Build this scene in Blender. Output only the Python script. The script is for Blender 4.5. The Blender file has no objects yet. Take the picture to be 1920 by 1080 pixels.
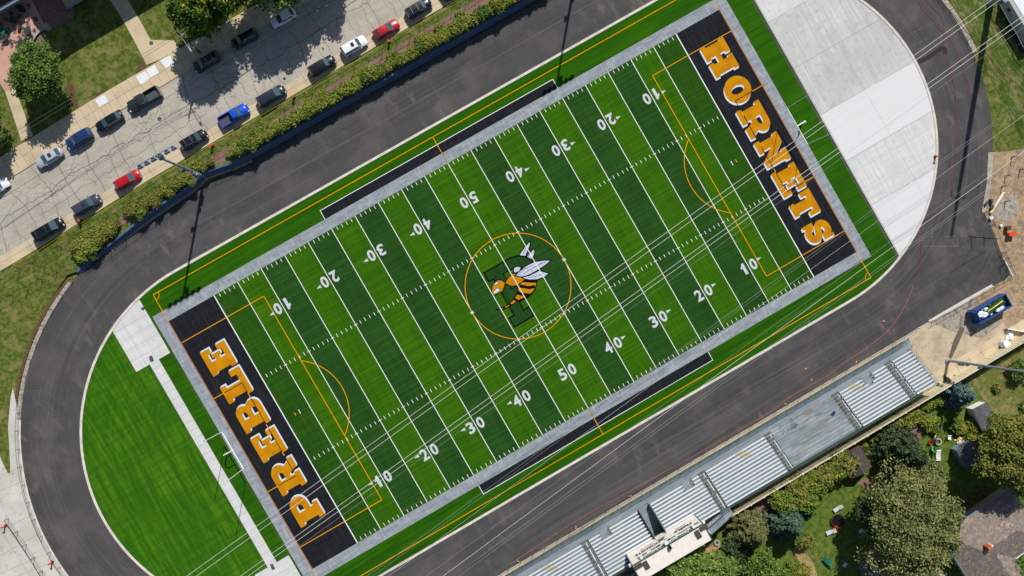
import bpy, bmesh, math, random
import numpy as np
from mathutils import Vector, Matrix
from mathutils.geometry import tessellate_polygon
random.seed(7); RNG = np.random.default_rng(7)
SC = bpy.context.scene; COL = SC.collection
# ---------- surveyed camera (a drone about 140 m up, looking almost straight down) ----------
CAM = (-6.16786, 2.26704, 139.617)
R = ((0.86660072, 0.49768031, -0.0362975), (-0.49749886, 0.86734322, 0.01451283), (0.03870515, 0.00548114, 0.99923564))
F = 1518.57
def G(x, y, z=0.0):
    dx, dy, dz = (x-960)/F, (540-y)/F, -1.0
    d = [R[i][0]*dx+R[i][1]*dy+R[i][2]*dz for i in range(3)]
    t = (z-CAM[2])/d[2]
    return (CAM[0]+d[0]*t, CAM[1]+d[1]*t)
def HN(x):                      # ground level on the street side of the retaining wall
    return 1.65*min(max((x+70)/25.0, 0), 1)
def GN(x, y, up=0.0):
    p = G(x, y, 1.0)
    for _ in range(4): p = G(x, y, HN(p[0])+up)
    return p
def GL(L, z=0.0): return [G(a, b, z) for a, b in L]
def GNL(L): return [GN(a, b) for a, b in L]

# ---------- objects ----------
def link(o, parent=None):
    COL.objects.link(o)
    if parent is not None: o.parent = parent
    return o
def tag(o, label=None, cat=None, group=None, kind=None):
    if label: o['label'] = label
    if cat: o['category'] = cat
    if group: o['group'] = group
    if kind: o['kind'] = kind
    return o
def thing(name, label, cat, loc=(0, 0, 0), rz=0.0, group=None):
    o = bpy.data.objects.new(name, None); link(o)
    o.location = loc if len(loc) == 3 else (loc[0], loc[1], 0); o.rotation_euler = (0, 0, rz)
    o.empty_display_size = .3
    return tag(o, label, cat, group)
def dup(root, loc, rz=0.0, label=None, group=None, scale=None):
    r = root.copy(); COL.objects.link(r); r.location = loc; r.rotation_euler = (0, 0, rz)
    if scale: r.scale = scale
    if label: r['label'] = label
    if group: r['group'] = group
    for ch in list(root.children):
        c = ch.copy(); COL.objects.link(c); c.parent = r
        for g in ch.children:
            d = g.copy(); COL.objects.link(d); d.parent = c
    return r

class MB:
    def __init__(s): s.v = []; s.f = []; s.m = []; s.mi = 0
    def add(s, vs, fs):
        n = len(s.v); s.v += [tuple(v) for v in vs]
        for f in fs: s.f.append(tuple(i+n for i in f)); s.m.append(s.mi)
        return s
    def box(s, x0, x1, y0, y1, z0, z1):
        return s.add([(x0,y0,z0),(x1,y0,z0),(x1,y1,z0),(x0,y1,z0),(x0,y0,z1),(x1,y0,z1),(x1,y1,z1),(x0,y1,z1)],
            [(3,2,1,0),(4,5,6,7),(0,1,5,4),(1,2,6,5),(2,3,7,6),(3,0,4,7)])
    def obox(s, c, ux, L, W, z0, z1):           # oriented box centre c, axis ux
        n = math.hypot(*ux); ux = (ux[0]/n, ux[1]/n); uy = (-ux[1], ux[0])
        P = [(c[0]+ux[0]*a*L/2+uy[0]*b*W/2, c[1]+ux[1]*a*L/2+uy[1]*b*W/2) for a, b in ((-1,-1),(1,-1),(1,1),(-1,1))]
        return s.add([(p[0],p[1],z0) for p in P]+[(p[0],p[1],z1) for p in P],
            [(3,2,1,0),(4,5,6,7),(0,1,5,4),(1,2,6,5),(2,3,7,6),(3,0,4,7)])
    def tube(s, a, b, r, r2=None, n=6, cap=True):
        a = Vector(a); b = Vector(b); r2 = r if r2 is None else r2
        d = (b-a).normalized(); u = d.orthogonal().normalized(); w = d.cross(u)
        vs = []
        for p, q in ((a, r), (b, r2)):
            for i in range(n):
                t = 2*math.pi*i/n; vs.append(p+u*math.cos(t)*q+w*math.sin(t)*q)
        fs = [(i, (i+1) % n, n+(i+1) % n, n+i) for i in range(n)]
        if cap: fs += [tuple(reversed(range(n))), tuple(range(n, 2*n))]
        return s.add(vs, fs)
    def path(s, pts, r, n=5):
        for a, b in zip(pts[:-1], pts[1:]): s.tube(a, b, r, n=n)
        return s
    def poly(s, loop, z, holes=()):
        loops = [[Vector((p[0], p[1], 0)) for p in l] for l in [loop]+list(holes)]
        flat = [v for l in loops for v in l]
        tr = tessellate_polygon(loops)
        fs = []
        for t in tr:
            a, b, c = (flat[i] for i in t)
            if (b-a).cross(c-a).z < 0: t = (t[0], t[2], t[1])
            fs.append(tuple(t))
        return s.add([(v.x, v.y, z) for v in flat], fs)
    def prism(s, loop, z0, z1):
        s.poly(loop, z1); n = len(loop)
        ar = sum(loop[i][0]*loop[(i+1)%n][1]-loop[(i+1)%n][0]*loop[i][1] for i in range(n))
        L = loop if ar > 0 else loop[::-1]
        return s.add([(p[0],p[1],z0) for p in L]+[(p[0],p[1],z1) for p in L], [(i,(i+1)%n,n+(i+1)%n,n+i) for i in range(n)])
    def stroke(s, pts, w, z, closed=False):     # flat ribbon with mitred joints
        n = len(pts); A = []; B = []
        for i in range(n):
            p = Vector(pts[i][:2])
            q0 = Vector(pts[i-1][:2]) if (i > 0 or closed) else None
            q1 = Vector(pts[(i+1) % n][:2]) if (i < n-1 or closed) else None
            d0 = (p-q0).normalized() if q0 is not None else None
            d1 = (q1-p).normalized() if q1 is not None else None
            if d0 is None: d0 = d1
            if d1 is None: d1 = d0
            n0 = Vector((-d0.y, d0.x)); n1 = Vector((-d1.y, d1.x))
            m = n0+n1
            m = n0 if m.length < 1e-6 else m.normalized()
            k = w/2/max(m.dot(n0), .4)
            A.append(p+m*k); B.append(p-m*k)
        vs = [(q.x, q.y, z) for q in A]+[(q.x, q.y, z) for q in B]
        fs = [(n+i, n+(i+1) % n, (i+1) % n, i) for i in range(n if closed else n-1)]
        return s.add(vs, fs)
    def build(s, name, mats, parent=None, smooth=False, loc=None):
        me = bpy.data.meshes.new(name)
        me.from_pydata(s.v, [], s.f); me.update()
        if not isinstance(mats, (list, tuple)): mats = [mats]
        for m in mats: me.materials.append(m)
        if len(mats) > 1: me.polygons.foreach_set('material_index', s.m)
        if smooth: me.polygons.foreach_set('use_smooth', [True]*len(s.f))
        o = bpy.data.objects.new(name, me); link(o, parent)
        if loc is not None: o.location = loc
        return o
def struct(name, mb, mats): return tag(mb.build(name, mats), kind='structure')
def quads(name, V, mats, parent=None, idx=None):          # V: (n,4,3) array of leaf quads
    n = len(V); me = bpy.data.meshes.new(name)
    me.vertices.add(4*n); me.vertices.foreach_set('co', V.reshape(-1).astype(np.float32))
    me.loops.add(4*n); me.loops.foreach_set('vertex_index', np.arange(4*n, dtype=np.int32))
    me.polygons.add(n); me.polygons.foreach_set('loop_start', np.arange(0, 4*n, 4, dtype=np.int32))
    me.polygons.foreach_set('loop_total', np.full(n, 4, dtype=np.int32)) if bpy.app.version < (4, 1) else None
    me.update(calc_edges=True); me.validate()
    for m in (mats if isinstance(mats, (list, tuple)) else [mats]): me.materials.append(m)
    if idx is not None: me.polygons.foreach_set('material_index', idx.astype(np.int32))
    o = bpy.data.objects.new(name, me); link(o, parent); return o
def drape(mb, loop, off, skirt=None):                     # flat outline laid on the street-side slope
    bm = bmesh.new()
    t = MB().poly(loop, 0)
    vs = [bm.verts.new(v) for v in t.v]
    for f in t.f:
        try: bm.faces.new([vs[i] for i in f])
        except ValueError: pass
    for X in (-70, -45):
        bmesh.ops.bisect_plane(bm, geom=bm.verts[:]+bm.edges[:]+bm.faces[:], plane_co=(X, 0, 0), plane_no=(1, 0, 0), dist=1e-4)
    bmesh.ops.remove_doubles(bm, verts=bm.verts[:], dist=1e-4)
    for v in bm.verts: v.co.z = HN(v.co.x)+off
    bm.verts.index_update()
    mb.add([v.co[:] for v in bm.verts], [[v.index for v in f.verts] for f in bm.faces])
    if skirt is not None:
        for e in bm.edges:
            if len(e.link_faces) == 1:
                l = e.link_loops[0]; a = l.vert.co; b = l.link_loop_next.vert.co
                mb.add([a[:], b[:], (b.x, b.y, b.z-skirt), (a.x, a.y, a.z-skirt)], [(3, 2, 1, 0)])
    bm.free(); return mb
def arc(cx, cy, r, a0, a1, n=24):
    return [(cx+r*math.cos(math.radians(a0+(a1-a0)*i/n)), cy+r*math.sin(math.radians(a0+(a1-a0)*i/n))) for i in range(n+1)]
def spl(P, n=6):                                          # Catmull-Rom through points
    out = []
    Q = [P[0]]+list(P)+[P[-1]]
    for i in range(1, len(Q)-2):
        p0, p1, p2, p3 = (Vector(q) for q in Q[i-1:i+3])
        for k in range(n):
            t = k/n
            out.append(tuple(.5*((2*p1)+(p2-p0)*t+(2*p0-5*p1+4*p2-p3)*t*t+(3*p1-p0-3*p2+p3)*t**3)))
    out.append(tuple(P[-1])); return out
def race(r, n=40):                                        # stadium outline: two straights, two half circles
    return arc(49.2, 0, r, -90, 90, n)+arc(-49.2, 0, r, 90, 270, n)

# ---------- materials ----------
def srgb(r, g, b):
    f = lambda c: (c/255)/12.92 if c/255 <= .04045 else ((c/255+.055)/1.055)**2.4
    return (f(r), f(g), f(b), 1)
def C(c): return c if len(c) == 4 else srgb(*c)
class NT:
    def __init__(s, name):
        s.m = bpy.data.materials.new(name); s.m.use_nodes = True; s.t = s.m.node_tree
        s.b = s.t.nodes['Principled BSDF']; s.geo = s.t.nodes.new('ShaderNodeTexCoord')
        s._race = None
    def n(s, t, **k):
        o = s.t.nodes.new(t)
        for a, b in k.items(): setattr(o, a, b)
        return o
    def l(s, a, b): s.t.links.new(a, b)
    def math(s, op, a, b=None, c=None):
        o = s.n('ShaderNodeMath', operation=op)
        for i, v in enumerate((a, b, c)):
            if v is None: continue
            if isinstance(v, (int, float)): o.inputs[i].default_value = v
            else: s.l(v, o.inputs[i])
        return o.outputs[0]
    def race(s):
        if s._race is None:
            x = s.n('ShaderNodeSeparateXYZ'); s.l(s.geo.outputs['Object'], x.inputs[0])
            ax = s.math('MAXIMUM', s.math('SUBTRACT', s.math('ABSOLUTE', x.outputs[0]), 49.2), 0)
            d = s.math('SQRT', s.math('ADD', s.math('MULTIPLY', ax, ax), s.math('MULTIPLY', x.outputs[1], x.outputs[1])))
            c = s.n('ShaderNodeCombineXYZ'); s.l(d, c.inputs[0]); s.l(x.outputs[0], c.inputs[1]); s.l(x.outputs[1], c.inputs[2])
            s._race = c.outputs[0]
        return s._race
def mat(name, base, layers=(), rough=.9, metal=0.0, spec=.3, coat=0, alpha=None, rot=0, sheen=None):
    T = NT(name); col = None
    base = C(base)
    for L in layers:
        kind, sc, det, lo, hi, c2, fac = L[:7]
        co = T.race() if kind.startswith('race') else T.geo.outputs['Object']
        mp = T.n('ShaderNodeMapping'); T.l(co, mp.inputs[0])
        mp.inputs['Scale'].default_value = sc if isinstance(sc, tuple) else (abs(sc),)*3
        mp.inputs['Rotation'].default_value = (0, 0, L[7] if len(L) > 7 else rot)
        mp.inputs['Location'].default_value = (random.uniform(0, 50), random.uniform(0, 50), 0)
        if kind in ('noise', 'race'):
            q = T.n('ShaderNodeTexNoise'); q.inputs['Scale'].default_value = 1; q.inputs['Detail'].default_value = det
            q.inputs['Roughness'].default_value = .6
            T.l(mp.outputs[0], q.inputs['Vector']); v = q.outputs['Fac']
        elif kind == 'crack':
            w = T.n('ShaderNodeTexNoise'); w.inputs['Scale'].default_value = 2.2; w.inputs['Detail'].default_value = 5
            T.l(mp.outputs[0], w.inputs['Vector'])
            vm = T.n('ShaderNodeVectorMath', operation='MULTIPLY_ADD'); T.l(w.outputs['Color'], vm.inputs[0])
            vm.inputs[1].default_value = (.5, .5, 0); T.l(mp.outputs[0], vm.inputs[2])
            q = T.n('ShaderNodeTexVoronoi', feature='DISTANCE_TO_EDGE'); q.inputs['Scale'].default_value = 1
            T.l(vm.outputs[0], q.inputs['Vector']); v = T.math('SUBTRACT', 1, q.outputs['Distance'])
        elif kind == 'cell':
            q = T.n('ShaderNodeTexVoronoi'); q.inputs['Scale'].default_value = 1
            T.l(mp.outputs[0], q.inputs['Vector'])
            sx = T.n('ShaderNodeSeparateColor'); T.l(q.outputs['Color'], sx.inputs[0]); v = sx.outputs[0]
        elif kind == 'island':
            q = T.n('ShaderNodeNewGeometry'); v = q.outputs['Random Per Island']
        elif kind == 'rows':        # tread edges every `det` metres, first edge at sc
            sy = T.n('ShaderNodeSeparateXYZ'); T.l(T.geo.outputs['Object'], sy.inputs[0])
            v = T.math('FRACT', T.math('DIVIDE', T.math('SUBTRACT', sc, sy.outputs[1]), det))
            v = T.math('SUBTRACT', 1, v)
        elif kind == 'brick':
            q = T.n('ShaderNodeTexBrick'); q.inputs['Scale'].default_value = 1; q.inputs['Mortar Size'].default_value = det
            T.l(mp.outputs[0], q.inputs['Vector']); v = q.outputs['Fac']
        r = T.n('ShaderNodeMapRange'); T.l(v, r.inputs[0])
        r.inputs[1].default_value = lo; r.inputs[2].default_value = hi; r.inputs[3].default_value = 0; r.inputs[4].default_value = fac
        f = r.outputs[0]
        if len(L) > 8:      # mask by a slow noise
            k = T.n('ShaderNodeTexNoise'); k.inputs['Scale'].default_value = L[8]; k.inputs['Detail'].default_value = 2
            T.l(T.geo.outputs['Object'], k.inputs['Vector'])
            r2 = T.n('ShaderNodeMapRange'); T.l(k.outputs['Fac'], r2.inputs[0]); r2.inputs[1].default_value = .42; r2.inputs[2].default_value = .6
            f = T.math('MULTIPLY', f, r2.outputs[0])
        mx = T.n('ShaderNodeMix', data_type='RGBA'); T.l(f, mx.inputs['Factor'])
        if col is None: mx.inputs['A'].default_value = base
        else: T.l(col, mx.inputs['A'])
        mx.inputs['B'].default_value = C(c2); col = mx.outputs['Result']
    if col is None: T.b.inputs['Base Color'].default_value = base
    else: T.l(col, T.b.inputs['Base Color'])
    T.b.inputs['Roughness'].default_value = rough; T.b.inputs['Metallic'].default_value = metal
    T.b.inputs['Specular IOR Level'].default_value = spec
    if coat: T.b.inputs['Coat Weight'].default_value = coat; T.b.inputs['Coat Roughness'].default_value = .05
    if alpha is not None: T.b.inputs['Alpha'].default_value = alpha
    m = T.m; m.diffuse_color = base
    return m
# ---------- material library ----------
PI = math.pi
def turf(name, a, b, c):
    return mat(name, a, [('noise', (2.2, .06, 1), 3, .42, .62, b, .75), ('noise', (.05, 2.6, 1), 3, .42, .62, c, .6),
        ('noise', (.16, .16, 1), 3, .35, .7, b, .5), ('noise', (9, 9, 9), 2, .4, .65, b, .35)], rough=.95, spec=.08)
M = {}
M['turf_light'] = turf('turf_light_green', (52, 100, 4), (38, 80, 6), (76, 120, 16))
M['turf_dark'] = turf('turf_dark_green', (36, 74, 24), (26, 60, 20), (54, 94, 34))
M['turf_mid'] = turf('turf_mid_green', (40, 82, 14), (28, 62, 14), (56, 98, 22))
M['turf_run'] = mat('turf_surround', (48, 98, 3), [('noise', (.06, 1.6, 1), 3, .42, .62, (28, 74, 6), .8),
    ('noise', (.18, .18, 1), 3, .4, .65, (32, 78, 8), .6), ('noise', (8, 8, 8), 2, .4, .65, (34, 84, 6), .4)], rough=.95, spec=.08)
M['turf_d'] = mat('turf_end', (54, 106, 10), [('race', (1.5, .02, .02), 3, .42, .62, (36, 82, 12), .6), ('noise', (1.6, .09, 1), 4, .45, .62, (88, 130, 24), .75),
    ('noise', (.09, 1.4, 1), 4, .45, .62, (38, 82, 14), .45), ('noise', (.12, .12, 1), 3, .4, .65, (40, 88, 12), .4), ('noise', (8, 8, 8), 2, .4, .65, (32, 82, 8), .4)], rough=.95, spec=.08)
M['turf_silver'] = mat('silver_turf', (156, 161, 166), [('noise', (.35, 1.6, 1), 5, .4, .62, (122, 128, 136), .8), ('noise', (2.5, .5, 1), 3, .5, .66, (184, 190, 196), .55), ('noise', (8, 8, 8), 2, .4, .65, (120, 128, 138), .4)], spec=.1)
M['turf_black'] = mat('black_turf', (29, 31, 36), [('noise', (.1, 1.8, 1), 4, .42, .62, (21, 22, 27), .7), ('noise', (1.8, .2, 1), 3, .5, .66, (44, 47, 54), .5), ('noise', (9, 9, 9), 2, .5, .68, (44, 47, 52), .4)], spec=.1)
M['turf_gold'] = mat('gold_turf', (202, 140, 6), [('noise', (.6, .6, 1), 5, .4, .65, (176, 112, 6), .8), ('noise', (9, 9, 9), 2, .4, .65, (180, 112, 8), .4)], spec=.1)
M['turf_white'] = mat('white_turf', (206, 216, 230), [('noise', (3, 3, 1), 3, .4, .7, (196, 208, 226), .6)], spec=.1)
M['num_grey'] = mat('numeral_grey_turf', (200, 203, 210), [('noise', (3, 3, 1), 3, .4, .7, (176, 180, 188), .6)], spec=.1)
M['line_yellow'] = mat('soccer_yellow', (240, 164, 0), [('noise', (2, 2, 1), 3, .4, .7, (214, 138, 0), .6)], spec=.1)
M['line_orange'] = mat('soccer_orange_on_grey', (196, 118, 30), [('noise', (2, 2, 1), 3, .4, .7, (160, 96, 30), .6)], spec=.1)
M['emb_green'] = mat('emblem_green', (32, 70, 24), [('noise', (2.5, .12, 1), 3, .42, .62, (20, 56, 22), .7)], spec=.1)
M['emb_black'] = mat('emblem_black', (12, 14, 18), spec=.1)
M['emb_wing'] = mat('emblem_wing', (196, 202, 216), [('noise', (2, 2, 1), 3, .4, .6, (168, 176, 192), .7)], spec=.1)
M['kerb_white'] = mat('white_concrete_kerb', (216, 210, 200), [('noise', (.8, .8, 1), 4, .4, .65, (178, 170, 158), .6)])
M['concrete'] = mat('new_pale_concrete', (218, 218, 218), [('noise', (2.6, .05, 1), 4, .42, .62, (196, 196, 194), .8), ('noise', (.05, 1.6, 1), 4, .45, .62, (190, 190, 190), .5),
    ('noise', (.12, .12, 1), 4, .4, .62, (198, 198, 196), .85), ('noise', (1.2, 1.2, 1), 4, .56, .7, (176, 178, 176), .5)], rough=.85)
M['conc_grey'] = mat('streaked_grey_concrete', (204, 205, 204), [('noise', (2.6, .05, 1), 4, .42, .62, (180, 181, 179), .8), ('noise', (.12, .12, 1), 4, .4, .62, (184, 184, 181), .85), ('noise', (1.2, 1.2, 1), 4, .56, .7, (158, 159, 156), .7), ('noise', (.5, .14, 1), 5, .52, .66, (172, 173, 170), .7)], rough=.85)
M['conc_bright'] = mat('bright_concrete', (216, 216, 218), [('noise', (2.6, .05, 1), 4, .45, .62, (212, 212, 212), .7), ('noise', (.05, 1.6, 1), 4, .5, .62, (208, 208, 208), .5), ('noise', (.12, .12, 1), 4, .45, .62, (214, 214, 212), .8)], rough=.85)
M['concrete_damp'] = mat('damp_concrete', (196, 195, 190), [('noise', (.5, .5, 1), 4, .4, .6, (178, 178, 172), .8)])
M['concrete_left'] = mat('pale_grey_slab', (202, 200, 192), [('noise', (.14, .14, 1), 5, .4, .62, (182, 180, 170), .85), ('noise', (1.0, 1.0, 1), 5, .55, .68, (156, 152, 138), .6)])
M['joint'] = mat('slab_joint', (122, 122, 118))
M['asphalt'] = mat('fresh_asphalt', (77, 76, 76), [('race', (.35, .012, .012), 3, .4, .62, (65, 64, 65), .8), ('race', (2.4, .02, .02), 3, .52, .68, (98, 95, 96), .55),
    ('noise', (.16, .16, 1), 5, .48, .66, (104, 99, 96), .55), ('noise', (.6, .25, 1), 6, .54, .68, (124, 117, 108), .6, .5, .05), ('noise', (14, 14, 14), 2, .4, .65, (62, 60, 62), .6), ('noise', (26, 26, 26), 1, .62, .72, (140, 138, 134), .5)], rough=.9, spec=.25)
M['asphalt_dark'] = mat('asphalt_patch', (54, 46, 48), [('noise', (3, 3, 3), 4, .4, .65, (40, 36, 38), .7)])
M['scuff'] = mat('dusty_scuff', (112, 106, 100), [('noise', (1.5, 1.5, 1), 5, .45, .6, (88, 84, 84), .9)])
M['seam'] = mat('asphalt_seam', (112, 108, 104), [('noise', (1.5, 1.5, 1), 4, .4, .6, (82, 80, 82), .9)])
M['seam_dark'] = mat('asphalt_dark_seam', (60, 58, 62))
M['road'] = mat('old_concrete_road', (186, 179, 166), [('crack', (.22, .30, 1), 0, .968, .985, (112, 106, 98), .35, .3, .06), ('crack', (.75, .8, 1), 0, .955, .985, (108, 102, 94), .45, .1, .09),
    ('noise', (.05, .9, 1), 4, .45, .62, (168, 161, 149), .7, -.022), ('noise', (.3, .3, 1), 5, .5, .66, (166, 159, 147), .7), ('noise', (12, 12, 12), 2, .45, .7, (138, 134, 126), .5)])
M['tan_concrete'] = mat('tan_concrete', (206, 188, 158), [('noise', (.4, .4, 1), 5, .45, .65, (184, 166, 138), .8), ('noise', (10, 10, 10), 2, .5, .7, (170, 154, 128), .4)])
M['white_slab'] = mat('new_white_slab', (226, 228, 230), [('noise', (2, 2, 1), 3, .5, .7, (206, 208, 208), .6)])
M['crack_line'] = mat('tar_crack', (92, 88, 84))
M['lawn'] = mat('lawn_grass', (112, 124, 58), [('noise', (.18, .18, 1), 5, .42, .6, (122, 118, 64), .75), ('noise', (1.6, 1.6, 1), 5, .44, .58, (64, 84, 24), .85), ('noise', (.5, .5, 1), 6, .52, .64, (150, 138, 92), .75), ('noise', (9, 9, 9), 3, .4, .6, (58, 76, 22), .6)], spec=.08)
M['yard_grass'] = mat('backyard_grass', (106, 124, 54), [('noise', (.16, .16, 1), 5, .45, .62, (128, 128, 68), .7), ('noise', (1.2, 1.2, 1), 5, .42, .6, (66, 92, 28), .8), ('noise', (9, 9, 9), 3, .4, .6, (60, 82, 24), .6)], spec=.08)
M['dry_grass'] = mat('dry_yard_grass', (118, 120, 62), [('noise', (.3, .3, 1), 5, .4, .58, (158, 140, 96), .9), ('noise', (1.4, 1.4, 1), 5, .42, .6, (84, 100, 40), .8), ('noise', (9, 9, 9), 3, .4, .6, (70, 84, 30), .5)], spec=.08)
M['sod'] = mat('patchy_sod', (88, 106, 44), [('noise', (.9, .28, 1), 5, .44, .58, (146, 136, 92), .85, .9), ('noise', (.3, .3, 1), 5, .5, .62, (50, 76, 20), .95), ('noise', (2.4, .9, 1), 5, .46, .6, (60, 80, 30), .8, .9), ('noise', (9, 9, 9), 3, .4, .6, (56, 72, 26), .5)], spec=.08)
M['straw'] = mat('straw_seeded_soil', (178, 150, 106), [('noise', (1.6, 1.6, 1), 5, .42, .6, (142, 118, 78), .8), ('noise', (.3, .3, 1), 4, .5, .64, (120, 116, 62), .6)])
M['mulch'] = mat('red_brown_mulch', (128, 96, 88), [('noise', (1.2, 1.2, 1), 5, .4, .6, (98, 70, 64), .8), ('noise', (8, 8, 8), 3, .45, .62, (162, 130, 118), .7), ('noise', (.4, .4, 1), 3, .5, .65, (150, 118, 104), .5)])
M['soil'] = mat('brown_soil_edge', (104, 78, 58), [('noise', (3, 3, 1), 4, .4, .6, (82, 60, 44), .8)])
M['gravel'] = mat('crushed_gravel', (176, 168, 154), [('cell', (4, 4, 4), 0, .2, .9, (126, 118, 106), .8), ('noise', (3, 3, 3), 3, .5, .7, (214, 208, 196), .6)])
M['dirt'] = mat('construction_dirt', (160, 138, 110), [('noise', (.22, .22, 1), 6, .42, .58, (124, 108, 90), .95), ('noise', (.9, .9, 1), 6, .46, .6, (196, 160, 114), .6), ('noise', (2.6, 2.6, 1), 5, .52, .66, (96, 84, 72), .75), ('noise', (7, 7, 7), 4, .5, .66, (206, 190, 164), .6)])
M['rubble'] = mat('grey_rubble', (166, 158, 144), [('cell', (7, 7, 7), 0, .2, .9, (128, 120, 108), .8), ('noise', (5, 5, 5), 4, .5, .66, (206, 198, 182), .7), ('noise', (1, 1, 1), 4, .5, .64, (88, 78, 66), .6)])
M['tan_pad'] = mat('dusty_tan_pad', (196, 180, 154), [('noise', (.35, .35, 1), 6, .44, .6, (168, 152, 126), .85), ('noise', (1.4, 1.4, 1), 5, .56, .7, (140, 124, 102), .7), ('noise', (9, 9, 9), 2, .5, .7, (176, 160, 134), .5)])
M['trench'] = mat('backfilled_trench', (108, 96, 86), [('noise', (1, 1, 1), 4, .4, .6, (88, 78, 72), .8)])
M['paver'] = mat('pink_brick_pavers', (206, 164, 146), [('brick', (3.5, 3.5, 1), .03, 0, 1, (170, 132, 118), .6), ('noise', (.3, .3, 1), 4, .4, .6, (188, 146, 130), .8)])
M['block'] = mat('block_wall_shade_blue', (96, 118, 150), [('brick', (1.6, 3.2, 1), .05, 0, 1, (50, 62, 80), .8), ('noise', (2, 2, 2), 4, .4, .65, (74, 92, 120), .7)], rough=.9)  # grey blocks with the blue of the shaded wall face painted into the colour
M['capstone'] = mat('pale_capstone', (176, 172, 164), [('noise', (2, 2, 2), 4, .4, .65, (140, 138, 134), .7)])
M['black_metal'] = mat('black_painted_steel', (18, 20, 22), rough=.5)
M['galv'] = mat('galvanised_steel', (168, 178, 186), [('noise', (2, 2, 2), 3, .4, .6, (136, 146, 156), .6)], rough=.45, metal=.35)
M['white_paint'] = mat('white_paint', (238, 238, 238), rough=.5)
M['wire'] = mat('aluminium_conductor', (238, 237, 228), rough=.4, metal=.2)
M['wire_dull'] = mat('dull_conductor', (150, 152, 150), rough=.6)
M['wire_dark'] = mat('weathered_cable', (74, 98, 84), rough=.7)
M['mesh_black'] = mat('black_chain_link', (14, 16, 18), rough=.6, alpha=.10)
M['mesh_green'] = mat('green_chain_link', (70, 104, 98), rough=.6, alpha=.45)
M['seat_alu'] = mat('white_aluminium_plank', (232, 236, 240), [('noise', (.5, 4, 1), 3, .4, .65, (212, 218, 224), .5)], rough=.45, metal=.1)
M['tread'] = mat('grey_steel_tread', (146, 155, 160), [('noise', (.25, 1.5, 1), 4, .4, .62, (116, 130, 140), .8), ('noise', (.5, 2.2, 1), 4, .64, .72, (134, 100, 78), .7)], rough=.55, metal=.1)
M['tread_worn'] = mat('rusty_steel_tread', (148, 156, 160), [('rows', -1.6, .55, .72, .82, (190, 198, 202), .75), ('noise', (.25, 1.5, 1), 4, .4, .62, (114, 128, 136), .7), ('cell', (.5, 1.2, 1), 0, .3, .9, (124, 134, 140), .5), ('noise', (.35, 1.3, 1), 4, .55, .64, (124, 112, 98), .7), ('noise', (.7, 2.6, 1), 4, .62, .68, (138, 92, 66), .7)], rough=.55, metal=.1)
M['aisle'] = mat('worn_aisle_plate', (112, 112, 106), [('noise', (3, 3, 3), 4, .45, .6, (84, 78, 68), .8)], rough=.6)
M['riser'] = mat('dark_riser', (70, 78, 84), rough=.7)
M['teal'] = mat('green_trim', (24, 84, 66), rough=.6)
M['siding'] = mat('white_ribbed_metal', (236, 230, 222), [('noise', (1, 1, 1), 3, .5, .7, (222, 210, 192), .6)], rough=.5)
M['dark_glass'] = mat('dark_glass', (40, 52, 62), rough=.08, spec=.7)
M['car_glass'] = mat('car_glass', (58, 88, 96), rough=.06, spec=.9)
M['tyre'] = mat('tyre_rubber', (22, 22, 24), rough=.8)
M['rim'] = mat('alloy_rim', (170, 172, 176), rough=.3, metal=.7)
M['lamp_clear'] = mat('headlight', (222, 226, 230), rough=.15)
M['lamp_red'] = mat('tail_light', (150, 16, 14), rough=.2)
M['chrome'] = mat('chrome', (210, 214, 218), rough=.2, metal=.9)
M['wood'] = mat('weathered_pole_wood', (124, 100, 78), [('noise', (4, 4, .5), 3, .4, .6, (90, 70, 54), .7)])
M['bark'] = mat('tree_bark', (86, 70, 54), [('noise', (5, 5, 1), 4, .4, .6, (58, 46, 36), .8)])
M['vinyl'] = mat('beige_fence_panel', (206, 194, 160), [('noise', (.5, .5, 2), 3, .4, .65, (188, 174, 140), .6)], rough=.6)
M['vinyl_cap'] = mat('white_fence_cap', (232, 226, 208), rough=.6)
M['shingle'] = mat('brown_shingles', (142, 132, 126), [('cell', (3.2, 3.2, 3.2), 0, .1, .9, (104, 92, 86), .8), ('cell', (2.6, 2.6, 2.6), 0, .7, .95, (184, 164, 146), .7), ('noise', (.3, .3, .3), 3, .4, .6, (128, 114, 106), .6)])
M['shingle_grey'] = mat('grey_shingles', (98, 98, 104), [('cell', (4, 4, 4), 0, .1, .9, (76, 76, 84), .7)])
M['felt_dark'] = mat('dark_roof_felt', (84, 76, 72), [('noise', (3, 3, 3), 4, .4, .6, (64, 58, 56), .7)])
M['brick'] = mat('orange_brick', (186, 104, 66))
M['gutter'] = mat('blue_grey_gutter', (112, 140, 160), rough=.5)
M['blue_steel'] = mat('blue_painted_steel', (48, 82, 146), [('noise', (1.2, 1.2, 1.2), 4, .45, .65, (30, 54, 116), .8), ('noise', (2.2, 2.2, 2.2), 4, .62, .7, (120, 112, 112), .6)], rough=.5)
M['orange'] = mat('safety_orange', (226, 74, 40), rough=.6)
M['red'] = mat('red_plastic', (200, 30, 34), rough=.5)
M['mint'] = mat('mint_green_plastic', (70, 190, 122), rough=.5)
M['white_bag'] = mat('white_waste', (232, 234, 236), [('noise', (2, 2, 2), 4, .45, .6, (180, 188, 196), .7)])
M['hose_red'] = mat('dull_red_hose', (150, 46, 42), rough=.7)
M['hose_coral'] = mat('coral_string', (216, 104, 92), rough=.7)
M['green_plastic'] = mat('dark_green_plastic', (20, 108, 92), rough=.5)
M['dk_mesh'] = mat('dark_green_metal', (44, 62, 56), rough=.6)
M['timber'] = mat('bleached_timber', (226, 206, 160), [('noise', (1, 8, 1), 3, .4, .6, (200, 176, 128), .6)])
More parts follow.
